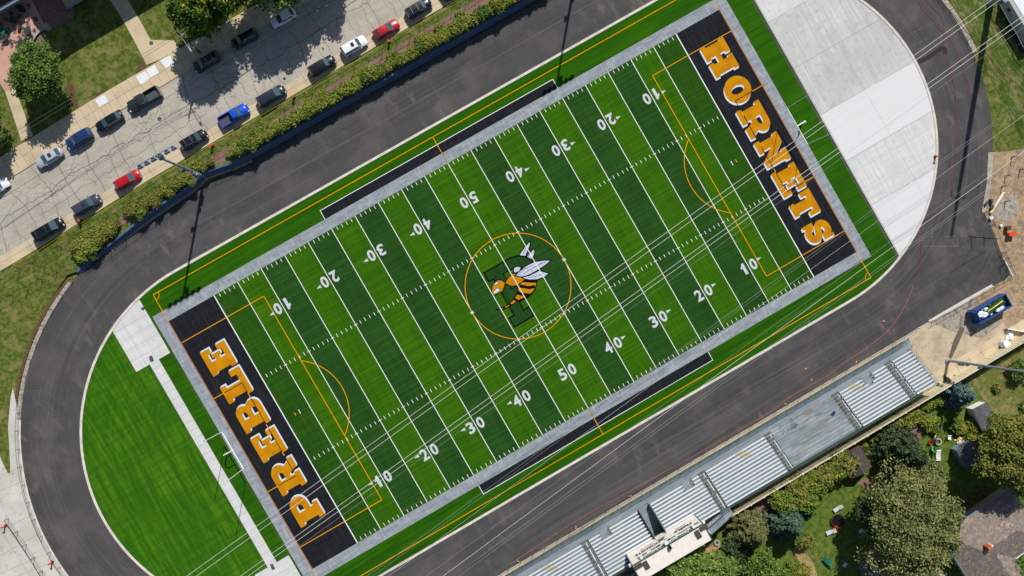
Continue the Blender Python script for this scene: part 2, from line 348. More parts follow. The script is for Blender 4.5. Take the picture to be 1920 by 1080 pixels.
M['stone'] = mat('pale_stone', (196, 190, 178), [('noise', (4, 4, 4), 3, .4, .6, (150, 144, 132), .7)])
M['panel_blue'] = mat('blue_grey_floodlight_face', (112, 140, 172), rough=.25, metal=.5)
M['tape'] = mat('yellow_tape', (226, 214, 40), rough=.6)
M['building'] = mat('tan_stucco', (176, 160, 140), [('noise', (1, 1, 1), 3, .4, .6, (160, 146, 126), .6)])
M['tar_roof'] = mat('flat_roof', (120, 116, 112), [('noise', (.5, .5, 1), 4, .4, .6, (104, 100, 98), .6)])
def leaf(name, a, b, c, spot=None):
    L = [('island', 1, 0, 0, 1, b, .75), ('noise', (.9, .9, .9), 2, .42, .6, c, .65)]
    if spot: L.append(('noise', (.45, .45, .45), 3, .5, .62, spot, .8))
    m = mat(name, a, L, rough=.7, spec=.25)
    return m
LEAF = dict(
    green=leaf('leaf_green', (76, 108, 36), (136, 158, 74), (52, 84, 30)),
    yellow=leaf('leaf_yellowing', (54, 90, 22), (104, 132, 44), (40, 70, 24), (166, 164, 50)),
    hedge=leaf('leaf_hedge', (90, 118, 36), (144, 158, 62), (60, 90, 28), (150, 152, 62)),
    hedgey=leaf('leaf_hedge_gold', (96, 110, 42), (148, 148, 70), (70, 90, 34), (142, 136, 62)),
    olive=leaf('leaf_olive', (96, 110, 54), (160, 162, 102), (62, 80, 40), (142, 142, 84)),
    fir=leaf('needle_dark', (54, 74, 40), (108, 124, 78), (36, 54, 32)),
    blue=leaf('needle_blue', (84, 112, 108), (136, 160, 152), (62, 90, 88)),
    bluegreen=leaf('needle_blue_green', (70, 100, 76), (116, 140, 112), (50, 80, 62)),
    pine=leaf('needle_pale', (104, 108, 62), (152, 148, 96), (78, 86, 50)),
    bright=leaf('leaf_bright', (92, 124, 40), (160, 172, 92), (56, 90, 26)),
    garden=leaf('leaf_garden', (92, 114, 34), (150, 156, 60), (56, 86, 28), (164, 150, 54)),
)
PAINT = {}
def paint(n, c):
    if n not in PAINT: PAINT[n] = mat('paint_'+n, c, rough=.32, coat=.5, spec=.5)
    return PAINT[n]
YD = .9144
# ---------- ground, track, turf ----------
m = MB(); m.box(-900, 900, -900, 900, -.5, -.06); struct('ground', m, M['lawn'])
m = MB(); m.poly(race(41.35, 60), 0)
struct('running_track', m, M['asphalt'])
m = MB(); m.poly([(57.0, -40.4), (65.5, -36.8), (72.3, -32.6), (77.6, -28.2)]+GL([(1845, 398), (1862, 432), (1880, 482), (1893, 515), (1885, 524), (1720, 615)]) + [(57.0, -41.35)], .010)
struct('asphalt_apron', m, M['asphalt'])
m = MB(); m.poly([(-60, -41.45), (57.0, -41.45), (57.0, -40.4), (-60, -40.4)], .004); struct('track_edge', m, M['asphalt'])
m = MB(); m.mi = 0; m.poly(race(31.45, 60), .08, [race(31.02, 60)]); o = struct('kerb', m, M['kerb_white'])
m = MB()
for q, s in ((race(31.45, 60), 1), (race(31.02, 60), -1)):
    n = len(q); m.add([(p[0], p[1], 0) for p in q]+[(p[0], p[1], .08) for p in q], [((i, (i+1) % n, n+(i+1) % n, n+i) if s > 0 else (n+i, n+(i+1) % n, (i+1) % n, i)) for i in range(n)])
struct('kerb_sides', m, M['soil'])
ring = race(31.02, 60)
m = MB(); m.poly([p for p in ring if abs(p[0]) < 60.7]+[], .006); m.poly([(60.6, -28.5), (60.86, -28.7), (60.86, 28.7), (60.6, 28.5)], .007); struct('turf_surround', m, M['turf_run'])
m = MB(); yq = math.sqrt(31.02**2-11.5**2); m.poly([(-60.7, yq)]+[p for p in ring if p[0] < -60.7]+[(-60.7, -yq)], .010); struct('turf_semicircle', m, M['turf_d'])
# concrete infield slabs
rr = [p for p in ring if p[0] > 60.8]
yb = math.sqrt(31.02**2-(60.8-49.2)**2)
m = MB(); ys = [-yb, -18.6, -9.6, -.4, 9, 18.2, yb]
for k, mi in enumerate((2, 0, 2, 1, 1, 0)):
    a_, b_ = ys[k], ys[k+1]; m.mi = mi
    m.poly([(60.8, a_)]+[(49.2+math.sqrt(max(31.02**2-(a_+(b_-a_)*i/10)**2, 0)), a_+(b_-a_)*i/10) for i in range(11)]+[(60.8, b_)], .012)
struct('infield_concrete', m, [M['concrete'], M['conc_grey'], M['conc_bright']])
m = MB()
for y in (-18.6, -9.6, -.4, 9, 18.2):
    xr = 49.2+math.sqrt(31.0**2-y*y); m.stroke([(60.8, y), (xr, y)], .05, .016)
m.stroke([(60.95, -yb+.3), (60.95, yb-.3)], .06, .016)
m.stroke([(70, -yb+5), (70, 24)], .02, .016)
struct('slab_joints', m, M['joint'])
m = MB()
for q in ((1499, 44), (1517, 33), (1462, 58), (1505, 67), (1478, 78), (1517, 86), (1491, 101), (1541, 73), (1483, 25), (1531, 52)):
    if 1:
        x, y = G(*q); x -= .6; y -= .6
        m.poly([(x+random.uniform(-.12, .12)+a, y+random.uniform(-.12, .12)+b) for a, b in ((0, 0), (1.4, .1), (1.5, .6), (1.3, 1.5), (.5, 1.4), (0, 1.2))], .017)
struct('damp_slab_marks', m, M['concrete_damp'])
m = MB(); yt = math.sqrt(31.02**2-(56.9-49.2)**2); yt2 = math.sqrt(31.02**2-(63.4-49.2)**2)
m.poly([(-63.4, 19.6), (-56.9, 19.6), (-56.9, yt)]+[p for p in ring if -63.3 < p[0] < -57 and p[1] > 0]+[(-63.4, yt2)], .016)
m.poly([(-60.85, -20.3), (-59.1, -20.3), (-59.1, 19.6), (-60.85, 19.6)], .016)
m.poly([(-63.4, -yt2), ]+[p for p in ring if -63.3 < p[0] < -57 and p[1] < 0]+[(-56.8, -yt), (-56.8, -20.3), (-63.4, -20.3)], .016)
struct('jump_runway_slab', m, M['concrete'])
m = MB()
for k in range(26): y = -19.5+k*1.52; m.stroke([(-60.83, y), (-59.12, y)], .03, .020)
for y in (21.5, 23.4, 25.3, 27.2): m.stroke([(-63.35, y), (-56.95, y)], .03, .020)
for y in (-22.2, -24.1): m.stroke([(-63.35, y), (-56.95, y)], .03, .020)
struct('runway_joints', m, M['joint'])
m = MB()
for a in (GL([(279, 669), (285, 666), (289, 677), (282, 679)]), GL([(506, 1058), (512, 1057), (516, 1067), (510, 1069)])): m.poly(a, .024)
m.poly(arc(*G(268, 579), .3, 0, 330, 10), .024)
struct('vault_boxes', m, M['riser'])
m = MB(); m.stroke([(-56.75, -24.5), (-56.75, 19.4), (-56.78, yt-.3)], .05, .018); m.stroke([(-60.9, -20), (-60.9, 19.5)], .04, .018)
m.stroke([(-59.05, -20), (-59.05, 19.5)], .04, .018); m.stroke([(60.72, -28.6), (60.72, 28.6)], .06, .018); m.stroke([(-63.45, 19.6), (-63.45, yt2-.2)], .04, .018)
struct('turf_nailer_edge', m, M['soil'])

# field
EX = 54.6; SX = 56.45; SY = 26.35; HW = 24.384; GX = 45.72
m = MB(); m.poly([(-SX, -SY), (SX, -SY), (SX, SY), (-SX, SY)], .014, [[(-EX, -HW), (EX, -HW), (EX, HW), (-EX, HW)]]); struct('silver_border', m, M['turf_silver'])
m = MB()
for s in (-1, 1):
    m.poly([(s*GX, -HW), (s*EX, -HW), (s*EX, HW), (s*GX, HW)], .014)
    m.poly([(-23, s*SY), (23, s*SY), (23, s*28.05), (-23, s*28.05)], .014)
struct('black_turf_panels', m, M['turf_black'])
m = MB()
for s in (-1, 1):
    for k in range(10):
        x0 = s*k*5*YD; x1 = s*(k+1)*5*YD; m.mi = 2 if k == 9 else k % 2
        m.poly([(x0, -HW), (x1, -HW), (x1, HW), (x0, HW)], .014)
struct('field_stripes', m, [M['turf_light'], M['turf_dark'], M['turf_mid']])
Z1 = .034; m = MB(); LW = .09
for k in range(-10, 11):
    x = k*5*YD; w = .16 if abs(k) == 10 else LW*1.25
    m.stroke([(x, -HW), (x, HW)], w, Z1)
    if abs(k) < 10:
        for s in (-1, 1): m.stroke([(x-.3, s*8.13), (x+.3, s*8.13)], LW, Z1+.004)
for i in range(-49, 50):
    if i % 5 == 0: continue
    x = i*YD
    for s in (-1, 1):
        m.stroke([(x, s*(HW-.12)), (x, s*(HW-.72))], LW, Z1); m.stroke([(x, s*7.83), (x, s*8.43)], LW, Z1)
for s in (-1, 1):
    m.stroke([(-23, s*SY), (-23, s*28.05), (23, s*28.05), (23, s*SY)], .1, Z1)
    m.stroke([(s*43.05, -.4), (s*43.05, .4)], .11, Z1)
    for a in (0, 60, 120):
        d = (.35*math.cos(math.radians(a+90)), .35*math.sin(math.radians(a+90)))
        m.stroke([(s*9.15-d[0], -d[1]), (s*9.15+d[0], d[1])], .09, Z1+.012+.001*a/60)
struct('yard_lines', m, M['white_paint'])
# soccer lines
Z2 = .042; m = MB(); YW = .115; gap = .01
m.mi = 0
for s in (-1, 1):
    m.stroke([(-54.5, s*29.55), (54.5, s*29.55)], YW, Z2)
    for t in (-1, 1):
        m.stroke([(s*54.5, t*29.49), (s*54.5, t*HW)], YW, Z2); m.stroke(arc(s*54.5, t*29.5, 1.0, (180 if s > 0 else 0), (180 if s > 0 else 0)+(90 if s*t > 0 else -90), 8), YW*.8, Z2+.003)
        m.stroke([(s*54.43, t*20.1), (s*38.5, t*20.1)], YW, Z2)
        if s > 0: m.stroke([(0, t*SY), (0, t*29.48)], YW, Z2)
        m.stroke([(s*54.43, t*9.15), (s*52.4, t*9.15)], YW, Z2)
    m.stroke([(s*38.5, -20.1), (s*38.5, 20.1)], YW, Z2+.003)
    a = math.degrees(math.acos(5.4/9.15)); m.stroke(arc(s*43.9, 0, 9.15, (180-a if s > 0 else -a), (180+a if s > 0 else a), 20), YW, Z2)
    m.stroke([(s*43.9, -.25), (s*43.9, .25)], .14, Z2)
m.stroke(arc(0, 0, 9.15, 0, 360, 60)[:-1], YW, Z2+.003, True)
m.mi = 1
for s in (-1, 1):
    m.stroke([(s*54.5, -HW), (s*54.5, HW)], YW, Z2+.006)
    for t in (-1, 1):
        if s > 0: m.stroke([(0, t*HW), (0, t*SY)], YW, Z2+.003)
        m.stroke([(s*55.3, t*20.1), (s*56.1, t*20.1)], .1, Z2)
        m.stroke([(s*54.7, t*9.15), (s*55.0, t*9.15)], .1, Z2)
struct('soccer_lines', m, [M['line_yellow'], M['line_orange']])
m = MB()    # goal-area box: black over the gold letters, gold over the black turf
for s in (-1, 1):
    x = s*49.0
    m.mi = 1; m.stroke([(s*52.4, 9.15), (x, 9.15), (x, -9.15), (s*52.4, -9.15)], .12, .046)
struct('goal_area_lines', m, [M['line_yellow'], M['emb_black']])
m = MB()
for s in (-1, 1):
    x = s*49.0
    for a, b in (((s*53.5, 9.15), (s*52.7, 9.15)), ((x, 7.2), (x, 6.2)), ((x, 1.0), (x, .1)), ((x, -4.5), (x, -5.2)), ((x, -8.4), (x, -9.1)), ((s*53.5, -9.15), (s*52.7, -9.15))): m.stroke([a, b], .125, .050)
struct('goal_area_line_gaps', m, M['line_yellow'])

# end zone slab-serif lettering
def A(cx, cy, r, a0, a1, n=10): return arc(cx, cy, r, a0, a1, n)
def ell(cx, cy, a, b, n=28): return [(cx+a*math.cos(2*PI*i/n), cy+b*math.sin(2*PI*i/n)) for i in range(n)]
GLY = {
 'E': [[(0,0),(10,0),(10,3.7),(7.9,3.7),(7.9,2.2),(5.0,2.2),(5.0,4.1),(6.0,4.1),(6.0,3.2),(7.5,3.2),(7.5,6.8),(6.0,6.8),(6.0,5.9),(5.0,5.9),(5.0,7.8),(7.9,7.8),(7.9,6.3),(10,6.3),(10,10),(0,10),(0,7.8),(.8,7.8),(.8,2.2),(0,2.2)]],
 'L': [[(0,0),(10,0),(10,4.4),(7.9,4.4),(7.9,2.3),(5.3,2.3),(5.3,7.8),(6.5,7.8),(6.5,10),(0,10),(0,7.8),(1.1,7.8),(1.1,2.2),(0,2.2)]],
 'H': [[(0,0),(4.6,0),(4.6,2),(4.0,2),(4.0,4),(6.0,4),(6.0,2),(5.4,2),(5.4,0),(10,0),(10,2),(9.5,2),(9.5,8),(10,8),(10,10),(5.4,10),(5.4,8),(6.0,8),(6.0,6),(4.0,6),(4.0,8),(4.6,8),(4.6,10),(0,10),(0,8),(.5,8),(.5,2),(0,2)]],
 'T': [[(2.4,0),(7.6,0),(7.6,2.1),(6.9,2.1),(6.9,7.6),(8,7.6),(8,5.6),(10,5.6),(10,10),(0,10),(0,5.6),(2,5.6),(2,7.6),(3.1,7.6),(3.1,2.1),(2.4,2.1)]],
 'N': [[(0,0),(4.3,0),(4.3,2.1),(3.7,2.1),(3.7,5.2),(7,0),(9.4,0),(9.4,7.9),(10,7.9),(10,10),(5.9,10),(5.9,7.9),(6.7,7.9),(6.7,5.2),(3.7,10),(0,10),(0,7.9),(.8,7.9),(.8,2.1),(0,2.1)]],
 'P': [[(0,0),(5.6,0),(5.6,2.1),(4.6,2.1),(4.6,3.2)]+A(6.6,6.6,3.4,-90,90)+[(0,10),(0,7.9),(1,7.9),(1,2.1),(0,2.1)], [(4.6,5.5)]+A(6,6.6,1.1,-90,90,6)+[(4.6,7.7)]],
 'R': [[(0,0),(5,0),(5,2.1),(4.4,2.1),(4.4,3.6),(5.2,3.6),(6.2,1.2),(6.2,0),(10,0),(10,2.2),(9.2,2.2),(8.3,4.4)]+A(6.6,6.9,3.1,-48,90)+[(0,10),(0,7.9),(.9,7.9),(.9,2.1),(0,2.1)], [(4.4,5.7)]+A(6,6.7,1.0,-90,90,6)+[(4.4,7.7)]],
 'B': [[(0,0)]+A(6.8,2.9,2.9,-90,42)+A(6.5,7.3,2.7,-40,90)+[(0,10),(0,7.9),(1,7.9),(1,2.1),(0,2.1)], [(4.3,2.1)]+A(6.1,3.05,.95,-90,90,6)+[(4.3,4.0)], [(4.3,6.1)]+A(5.9,7,.9,-90,90,6)+[(4.3,7.9)]],
 'O': [ell(5,5,5,5.2), ell(5,5,1.5,2.6,18)],
}
def frame_l(x, y, u, v, k):           # glyph frame -> field; k=-1 for the left end zone, +1 for the right
    return (x+k*v, y-k*u)
gold = MB(); wht = MB()
def letter(ch, k, ya, yb_):
    W = abs(yb_-ya); H = 4.62; x0 = k*48.05
    def T(p, du=0, dv=0): return frame_l(x0, ya, p[0]/10*W+du, p[1]/10*H+dv, k)
    if ch == 'S':
        cl = spl([(8.3,6.4),(7.9,7.7),(6.4,8.7),(4.4,8.7),(2.7,7.9),(2.3,6.5),(3.7,5.5),(6.2,4.8),(7.7,3.7),(7.4,2.1),(5.6,1.3),(3.6,1.4),(2.2,2.6),(1.8,3.8)], 4)
        for mb, d, z in ((gold, 0, .028), (wht, .25, .022), (wht, .125, .0225)):
            P = [T(p, d, -d) for p in cl]; mb.stroke(P, 1.22, z)
            for q in ([(7.3,5.8),(9.9,5.8),(9.9,10),(8.6,10),(8.4,9.2),(7.3,9)], [(.1,0),(1.4,0),(1.6,.9),(2.7,1.2),(2.7,4.4),(.1,4.4)]): mb.poly([T(p, d, -d) for p in q], z+.002)
        return
    g = GLY[ch]
    gold.poly([T(p) for p in g[0]], .028, [[T(p) for p in h] for h in g[1:]])
    for d, z in ((.25, .022), (.125, .0245)): wht.poly([T(p, d, -d) for p in g[0]], z, [[T(p, d, -d) for p in h] for h in g[1:]])
for ch, a, b in (('P', -17.35, -12.2), ('R', -11.15, -5.8), ('E', -4.6, .05), ('B', 1.1, 6.2), ('L', 7.0, 11.9), ('E', 12.4, 17.0)): letter(ch, -1, a, b)
for ch, a, b in (('H', 20.0, 14.1), ('O', 13.1, 8.2), ('R', 7.4, 1.8), ('N', 1.05, -4.3), ('E', -5.1, -9.9), ('T', -10.4, -14.95), ('S', -15.9, -19.8)): letter(ch, 1, a, b)
struct('end_zone_letters', gold, M['turf_gold']); struct('end_zone_letter_shadow', wht, M['turf_white'])

# numerals
def text_mesh(s, size, bold=.0):
    cu = bpy.data.curves.new('t', 'FONT'); cu.body = s; cu.size = size; cu.align_x = 'CENTER'; cu.align_y = 'CENTER'; cu.offset = bold; cu.resolution_u = 3
    o = bpy.data.objects.new('t', cu); COL.objects.link(o)
    dg = bpy.context.evaluated_depsgraph_get(); me = bpy.data.meshes.new_from_object(o.evaluated_get(dg))
    vs = [v.co.copy() for v in me.vertices]; fs = [tuple(p.vertices) for p in me.polygons]
    bpy.data.objects.remove(o); bpy.data.curves.remove(cu); bpy.data.meshes.remove(me)
    return vs, fs
DG = {}
for d in '012345':
    vs, fs = text_mesh(d, 1, .03)
    xs = [v.x for v in vs]; ys = [v.y for v in vs]
    DG[d] = ([((v.x-(min(xs)+max(xs))/2)/(max(xs)-min(xs)), (v.y-(min(ys)+max(ys))/2)/(max(ys)-min(ys))) for v in vs], fs)
DG['1'] = ([(-.15,-.5),(.5,-.5),(.5,.5),(.02,.5),(-.15,.34),(-.5,.24),(-.5,.04),(-.15,.12)], [(0,1,2,3,4,7),(4,5,6,7)])
num = MB(); ow = MB()
for k in range(-4, 5):
    n = 50-10*abs(k); x = k*10*YD
    for s in (1, -1):
        for j, ch in enumerate(str(n)):
            vs, fs = DG[ch]; u0 = (-.95 if j == 0 else .95); r = -1 if s > 0 else 1
            wd = {'1': .82, '0': 1.22}.get(ch, 1.25)
            num.add([(x+r*(u0+v[0]*wd), s*17.08+r*v[1]*2.05, .038) for v in vs], fs)
        if k:
            t = 1 if k > 0 else -1; num.poly([(x+t*1.85, s*16.75-.28), (x+t*2.75, s*16.75), (x+t*1.85, s*16.75+.28)], .047)
struct('yard_numerals', num, M['num_grey'])

# midfield emblem: block letter with a hornet
def E_(L): return [G(860+x/4.908, 430+y/4.909) for x, y in L]
em = [MB() for _ in range(5)]   # green, black, gold, wing
out = E_([(232,402),(410,300),(470,265),(540,243),(600,248),(660,278),(705,325),(728,390),(722,470),(700,560),(640,625),(555,665),(598,743),(645,712),(690,795),(515,900),(465,818),(510,790),(395,585),(340,490),(322,462),(278,483)])
inn = E_([(408,410),(500,358),(545,345),(590,362),(612,405),(600,460),(560,505),(490,550),(470,515)])
em[0].poly(out, .018, [inn]); em[1].stroke(out, .26, .020, True); em[1].stroke(inn, .22, .020, True)
def blob(L, k, z, sm=True, w=.19):
    P = E_(spl(L+[L[0]], 4)[:-1] if sm else L); em[k].poly(P, z); em[1].stroke(P, w, z+.0006, True)
blob([(552,240),(605,165),(660,104),(655,155),(640,200),(618,250)], 3, .0222, False)
blob([(625,252),(650,215),(695,178),(702,205),(690,250),(668,280)], 3, .0222, False)
blob([(505,355),(540,338),(578,350),(560,385),(530,400),(505,400)], 3, .0222, False)
blob([(345,737),(395,742),(440,722),(500,690),(560,650),(640,615),(690,570),(714,520),(720,470),(600,470),(555,500),(545,545),(535,600),(500,650),(460,690),(400,722)], 2, .0222, False)
blob([(435,475),(460,435),(495,408),(525,405),(560,430),(612,462),(565,498),(540,518),(485,525),(447,506),(425,500)], 2, .0236, False)
blob([(303,575),(306,525),(320,495),(350,467),(390,465),(428,487),(424,520),(405,570),(350,598),(320,612)], 2, .0244, False)
for L in ([(600,470),(720,468),(718,492),(660,492),(590,486)], [(562,505),(640,522),(706,512),(700,540),(650,552),(555,535)], [(542,560),(580,585),(668,590),(640,615),(600,620),(540,600)], [(520,630),(555,655),(535,668),(500,645)], [(470,680),(500,692),(482,706),(452,692)], [(418,712),(432,724),(412,734),(400,722)], [(340,736),(372,728),(376,742),(345,742)]):
    em[1].poly(E_(L), .0248)
blob([(515,428),(560,385),(620,335),(690,300),(770,285),(852,284),(800,330),(730,375),(650,420),(580,440)], 3, .0262, False)
blob([(580,442),(650,424),(740,378),(833,405),(790,440),(720,465),(650,466),(600,455)], 3, .0256, False)
for L in ([(540,425),(600,370),(680,330)], [(590,415),(660,370),(740,325),(800,302)], [(650,445),(720,430),(780,405)], [(620,230),(640,170)], [(640,245),(675,205)], [(590,225),(620,170)], [(700,350),(760,310)]):
    em[1].stroke(E_(L), .07, .0276)
blob([(318,522),(330,498),(352,478),(372,486),(356,508)], 3, .0262, False, .09)
blob([(312,590),(330,562),(352,541),(382,546),(370,572),(335,592)], 4, .0262, False, .09)
em[1].stroke(E_([(340,470),(330,440),(345,428)]), .07, .024); em[1].stroke(E_([(325,475),(310,455),(298,460)]), .07, .024)
for q, (nm, mt) in zip(em, (('emblem_letter', 'emb_green'), ('emblem_outline', 'emb_black'), ('emblem_body', 'turf_gold'), ('emblem_wings', 'emb_wing'), ('emblem_mouth', 'turf_white'))): struct(nm, q, M[mt])

# ---------- track details ----------
def outer(a0, a1, r0, r1, z, cx, mb, n=40):
    mb.poly(arc(cx, 0, r0, a0, a1, n)+arc(cx, 0, r1, a1, a0, n), z); return mb
struct('gravel_edge', outer(113, 147.5, 41.3, 41.95, .01, -49.2, MB()), M['gravel'])
struct('soil_edge', outer(113, 147.5, 41.9, 42.6, .004, -49.2, MB()), M['soil'])
struct('gravel_strip', outer(-6, 50, 41.35, 42.2, .012, 49.2, MB()), M['gravel'])
m = MB()
for r, a, b in ((36.2, 95, 262), (38.6, 110, 240), (34, 300, 430)): m.stroke(arc(-49.2 if a < 280 else 49.2, 0, r, a, b, 50), .05, .006)
for s in (-1, 1): m.stroke([(-52, s*36.25), (49, s*36.2)], .06, .006)
struct('asphalt_seams', m, M['seam'])
m = MB()
for L in ([(1665,75),(1700,45),(1725,12)], [(1668,80),(1710,40),(1735,22)], [(1680,90),(1712,62),(1745,45)], [(1690,95),(1740,70)], [(1455,615),(1560,545),(1600,520)], [(1440,715),(1600,625),(1800,500),(1850,470)], [(1450,750),(1620,650)], [(1720,450),(1820,440)], [(47,733),(75,733),(100,740)], [(60,745),(100,780)], [(1250,835),(1400,752)], [(1770,470),(1790,480)]):
    m.stroke(spl(GL(L), 5), .06, .010)
struct('tyre_marks', m, M['scuff'])
m = MB(); m.stroke(spl(GL([(1722, 116), (1736, 110), (1748, 102), (1760, 93), (1768, 90), (1772, 94), (1772, 101)]), 5), .75, .014)
struct('asphalt_patch', m, M['asphalt_dark'])
m = MB()
for L in ([(1715,452),(1740,448),(1790,442),(1870,448)], [(1730,462),(1800,462)], [(1795,443),(1795,461)], [(1820,443),(1822,465)], [(1845,443),(1845,462)], [(1747,420),(1748,455)]): m.stroke(GL(L), .12, .010)
struct('sawcut_patches', m, M['scuff'])
def cord(name, label, L, mt, r=.03, z=.03, cat='hose'):
    P = [(p[0], p[1], z) for p in spl(GL(L), 5)]
    o = MB().path(P, r, 4).build(name, mt); return tag(o, label, cat)
cord('hose', 'long dull red hose winding over the asphalt of the right bend', [(1718,0),(1732,20),(1745,35),(1753,42),(1755,50),(1768,60),(1780,72),(1790,90),(1800,112),(1806,130),(1815,155),(1822,168)], M['hose_red'], .035)
cord('hose', 'red hose running beside the kerb from the dark patch down to the bleachers', [(1734,0),(1752,18),(1764,30),(1769,45),(1769,62),(1771,88),(1775,104),(1778,120),(1784,140),(1790,170),(1793,215),(1792,290),(1785,330),(1770,368),(1745,398),(1730,428),(1726,460),(1725,500),(1712,535)], M['hose_red'], .035)
cord('string', 'coral mason string line along the asphalt beside the bleachers', [(1712,535),(1705,555),(1690,585),(1665,620),(1630,648),(1610,662),(1580,682),(1555,702),(1520,722),(1480,745),(1440,775),(1380,808),(1300,855),(1200,910),(1100,965),(1020,1015),(960,1056)], M['hose_coral'], .028, cat='string')
cord('hose', 'thin red hose lying across the patchy sod', [(1760,0),(1785,25),(1800,45),(1830,80),(1850,100),(1870,125),(1890,145),(1905,155)], M['hose_red'], .03, .06)
m = MB(); m.box(-44, 57, -41.62, -41.48, 0, .12); struct('kerb', m, M['kerb_white']); m = MB(); m.poly([(-44, -42.6), (57, -42.6), (57, -41.66), (-44, -41.66)], .0); struct('tan_strip', m, M['tan_concrete'])
m = MB(); k = 0
for (a, b) in ((1511,691),(1522,712),(1657,602),(1606,678),(1473,757),(1363,868),(1289,916),(1182,930),(1080,989),(972,1052)):
    c = G(a, b); m.obox(c, (math.cos(k), math.sin(k)), .45, .13, .012, .016); k += 1.3
struct('utility_marks', m, mat('faded_orange_paint', (222, 170, 96)))

# ---------- right end: apron, dirt, pad ----------
m = MB(); m.poly(arc(49.2, 0, 42.1, -1, 55, 20)+GL([(1790, -60), (1990, -60), (1990, 270), (1925, 279)])[0:], -.03); struct('sod', m, M['sod'])
m = MB(); m.poly(GL([(1863, 285), (1885, 284), (1925, 278), (2000, 270), (2000, 620), (1925, 600), (1870, 640), (1780, 700), (1757, 722), (1700, 650), (1738, 606), (1893, 518), (1800, 560), (1700, 600), (1700, 480), (1800, 400), (1830, 300)]), -.02); struct('dirt', m, M['dirt'])
m = MB(); m.poly(GL([(1738, 605), (1800, 570), (1830, 560), (1820, 600), (1880, 600), (1862, 618), (1845, 632), (1820, 626), (1780, 618), (1740, 611)]), -.012); m.poly(GL([(1860, 385), (1880, 375), (1905, 360), (1912, 385), (1905, 410), (1880, 415), (1865, 405)]), -.012)
struct('rubble', m, M['rubble'])
m = MB(); m.poly(GL([(1692, 655), (1708, 622), (1722, 612), (1737, 604), (1790, 622), (1842, 634), (1882, 604), (1888, 626), (1872, 640), (1795, 690), (1757, 718)]), -.006); struct('concrete_pad', m, M['tan_pad'])
m = MB(); m.poly(GL([(1778, 672), (1783, 674), (1797, 645), (1809, 615), (1801, 612), (1787, 640)]), .0); struct('backfilled_trench', m, M['trench'])
m = MB(); m.poly(GL([(1853, 285), (1862, 286), (1861, 320), (1853, 370), (1846, 400), (1841, 396), (1850, 345)]), .018); struct('kerb_edge', m, M['gravel'])
m = MB(); m.prism(GL([(1740, 601), (1744, 604), (1788, 580), (1862, 537), (1859, 533), (1800, 566)]), 0, .1); struct('concrete_edge', m, M['kerb_white'])
m = MB(); m.obox(tuple((a+b)/2 for a, b in zip(G(1881, 483), G(1899, 519))), tuple(b-a for a, b in zip(G(1881, 483), G(1899, 519))), 3.6, .22, 0, .12); struct('concrete_edge', m, M['kerb_white'])
# left end outside the track
m = MB(); m.poly(GL([(0, 690), (12, 692), (30, 700), (36, 706), (26, 727), (18, 790), (13, 822), (-40, 835), (-40, 690)]), -.03); struct('straw_strip', m, M['straw'])
LO = [p for p in arc(-49.2, 0, 41.4, 147.5, 214, 34)]
m = MB(); m.poly(LO+GL([(60, 1140), (-80, 1140), (-80, 780), (0, 856), (8, 874), (14, 886), (19, 888), (19, 870), (15, 800), (20, 745), (24, 727)]), .006); struct('left_pavement', m, M['concrete_left'])
struct('white_track_edge', outer(147.5, 214, 41.2, 41.6, .014, -49.2, MB()), M['kerb_white'])
m = MB()
for L in ([(-10, 895), (30, 880)], [(-10, 925), (48, 900)], [(-10, 1000), (60, 965)], [(-10, 1048), (75, 1000)], [(-10, 1080), (95, 1035)], [(0, 992), (60, 1085)], [(20, 1085), (110, 1050)]): m.stroke(GL(L), .04, .012)
struct('pavement_joints', m, M['joint'])
# ---------- street side terrain ----------
WT = [(62, 42.2), (24, 42.0), (1.7, 41.9), (-10.5, 42.0), (-25, 41.95), (-31, 42.1), (-34.6, 42.7), (-37, 42.9), (-40.3, 42.2), (-47.5, 41.7), (-53.1, 40.9), (-58, 40.2), (-60.5, 39.9), (-63.4, 39.2)]
west = [(-49.2+42.55*math.cos(math.radians(a)), 42.55*math.sin(math.radians(a))) for a in range(112, 173, 6)]
north = WT+west+[(-420, 6), (-420, 420), (420, 420), (420, 43)]
m = drape(MB(), north, 0.0, 2.2); struct('street_side_ground', m, M['lawn'])
def sl(c, x): return c+.022*(x+30)
def band(c0, c1, x0=-140, x1=140): return [(x0, sl(c0, x0)), (x1, sl(c0, x1)), (x1, sl(c1, x1)), (x0, sl(c1, x0))]
struct('road', drape(MB(), band(48.75, 59.05), .010), M['road'])
struct('road_gutter', drape(MB(), band(46.85, 48.75), .016), M['tan_concrete'])
struct('sidewalk', drape(MB(), band(59.3, 62.9), .12, .3), M['tan_concrete'])
m = drape(MB(), band(46.62, 46.85), .10, .3); m = drape(m, band(59.05, 59.28), .13, .3); struct('street_kerb', m, M['tan_concrete'])
m = MB()
def nline(mb, P, w, off):
    Q = []
    for a, b in zip(P[:-1], P[1:]):
        n = max(1, int(math.hypot(b[0]-a[0], b[1]-a[1])/1.0)); Q += [(a[0]+(b[0]-a[0])*i/n, a[1]+(b[1]-a[1])*i/n) for i in range(n)]
    Q.append(P[-1]); n0 = len(mb.v); mb.stroke(Q, w, 0)
    for i in range(n0, len(mb.v)): x, y, z = mb.v[i]; mb.v[i] = (x, y, HN(x)+off)
k = -80
while k < 70:
    nline(m, [(k, sl(46.9, k)), (k-.05, sl(48.7, k))], .06, .022)
    k += 6
k = -80
while k < 60: nline(m, [(k, sl(59.4, k)), (k, sl(62.8, k))], .05, .126); k += 1.55
nline(m, [(-80, sl(61.1, -80)), (60, sl(61.1, 60))], .05, .126); nline(m, [(-80, sl(47.75, -80)), (60, sl(47.75, 60))], .05, .022)
struct('slab_seams', m, M['joint'])
m = MB()
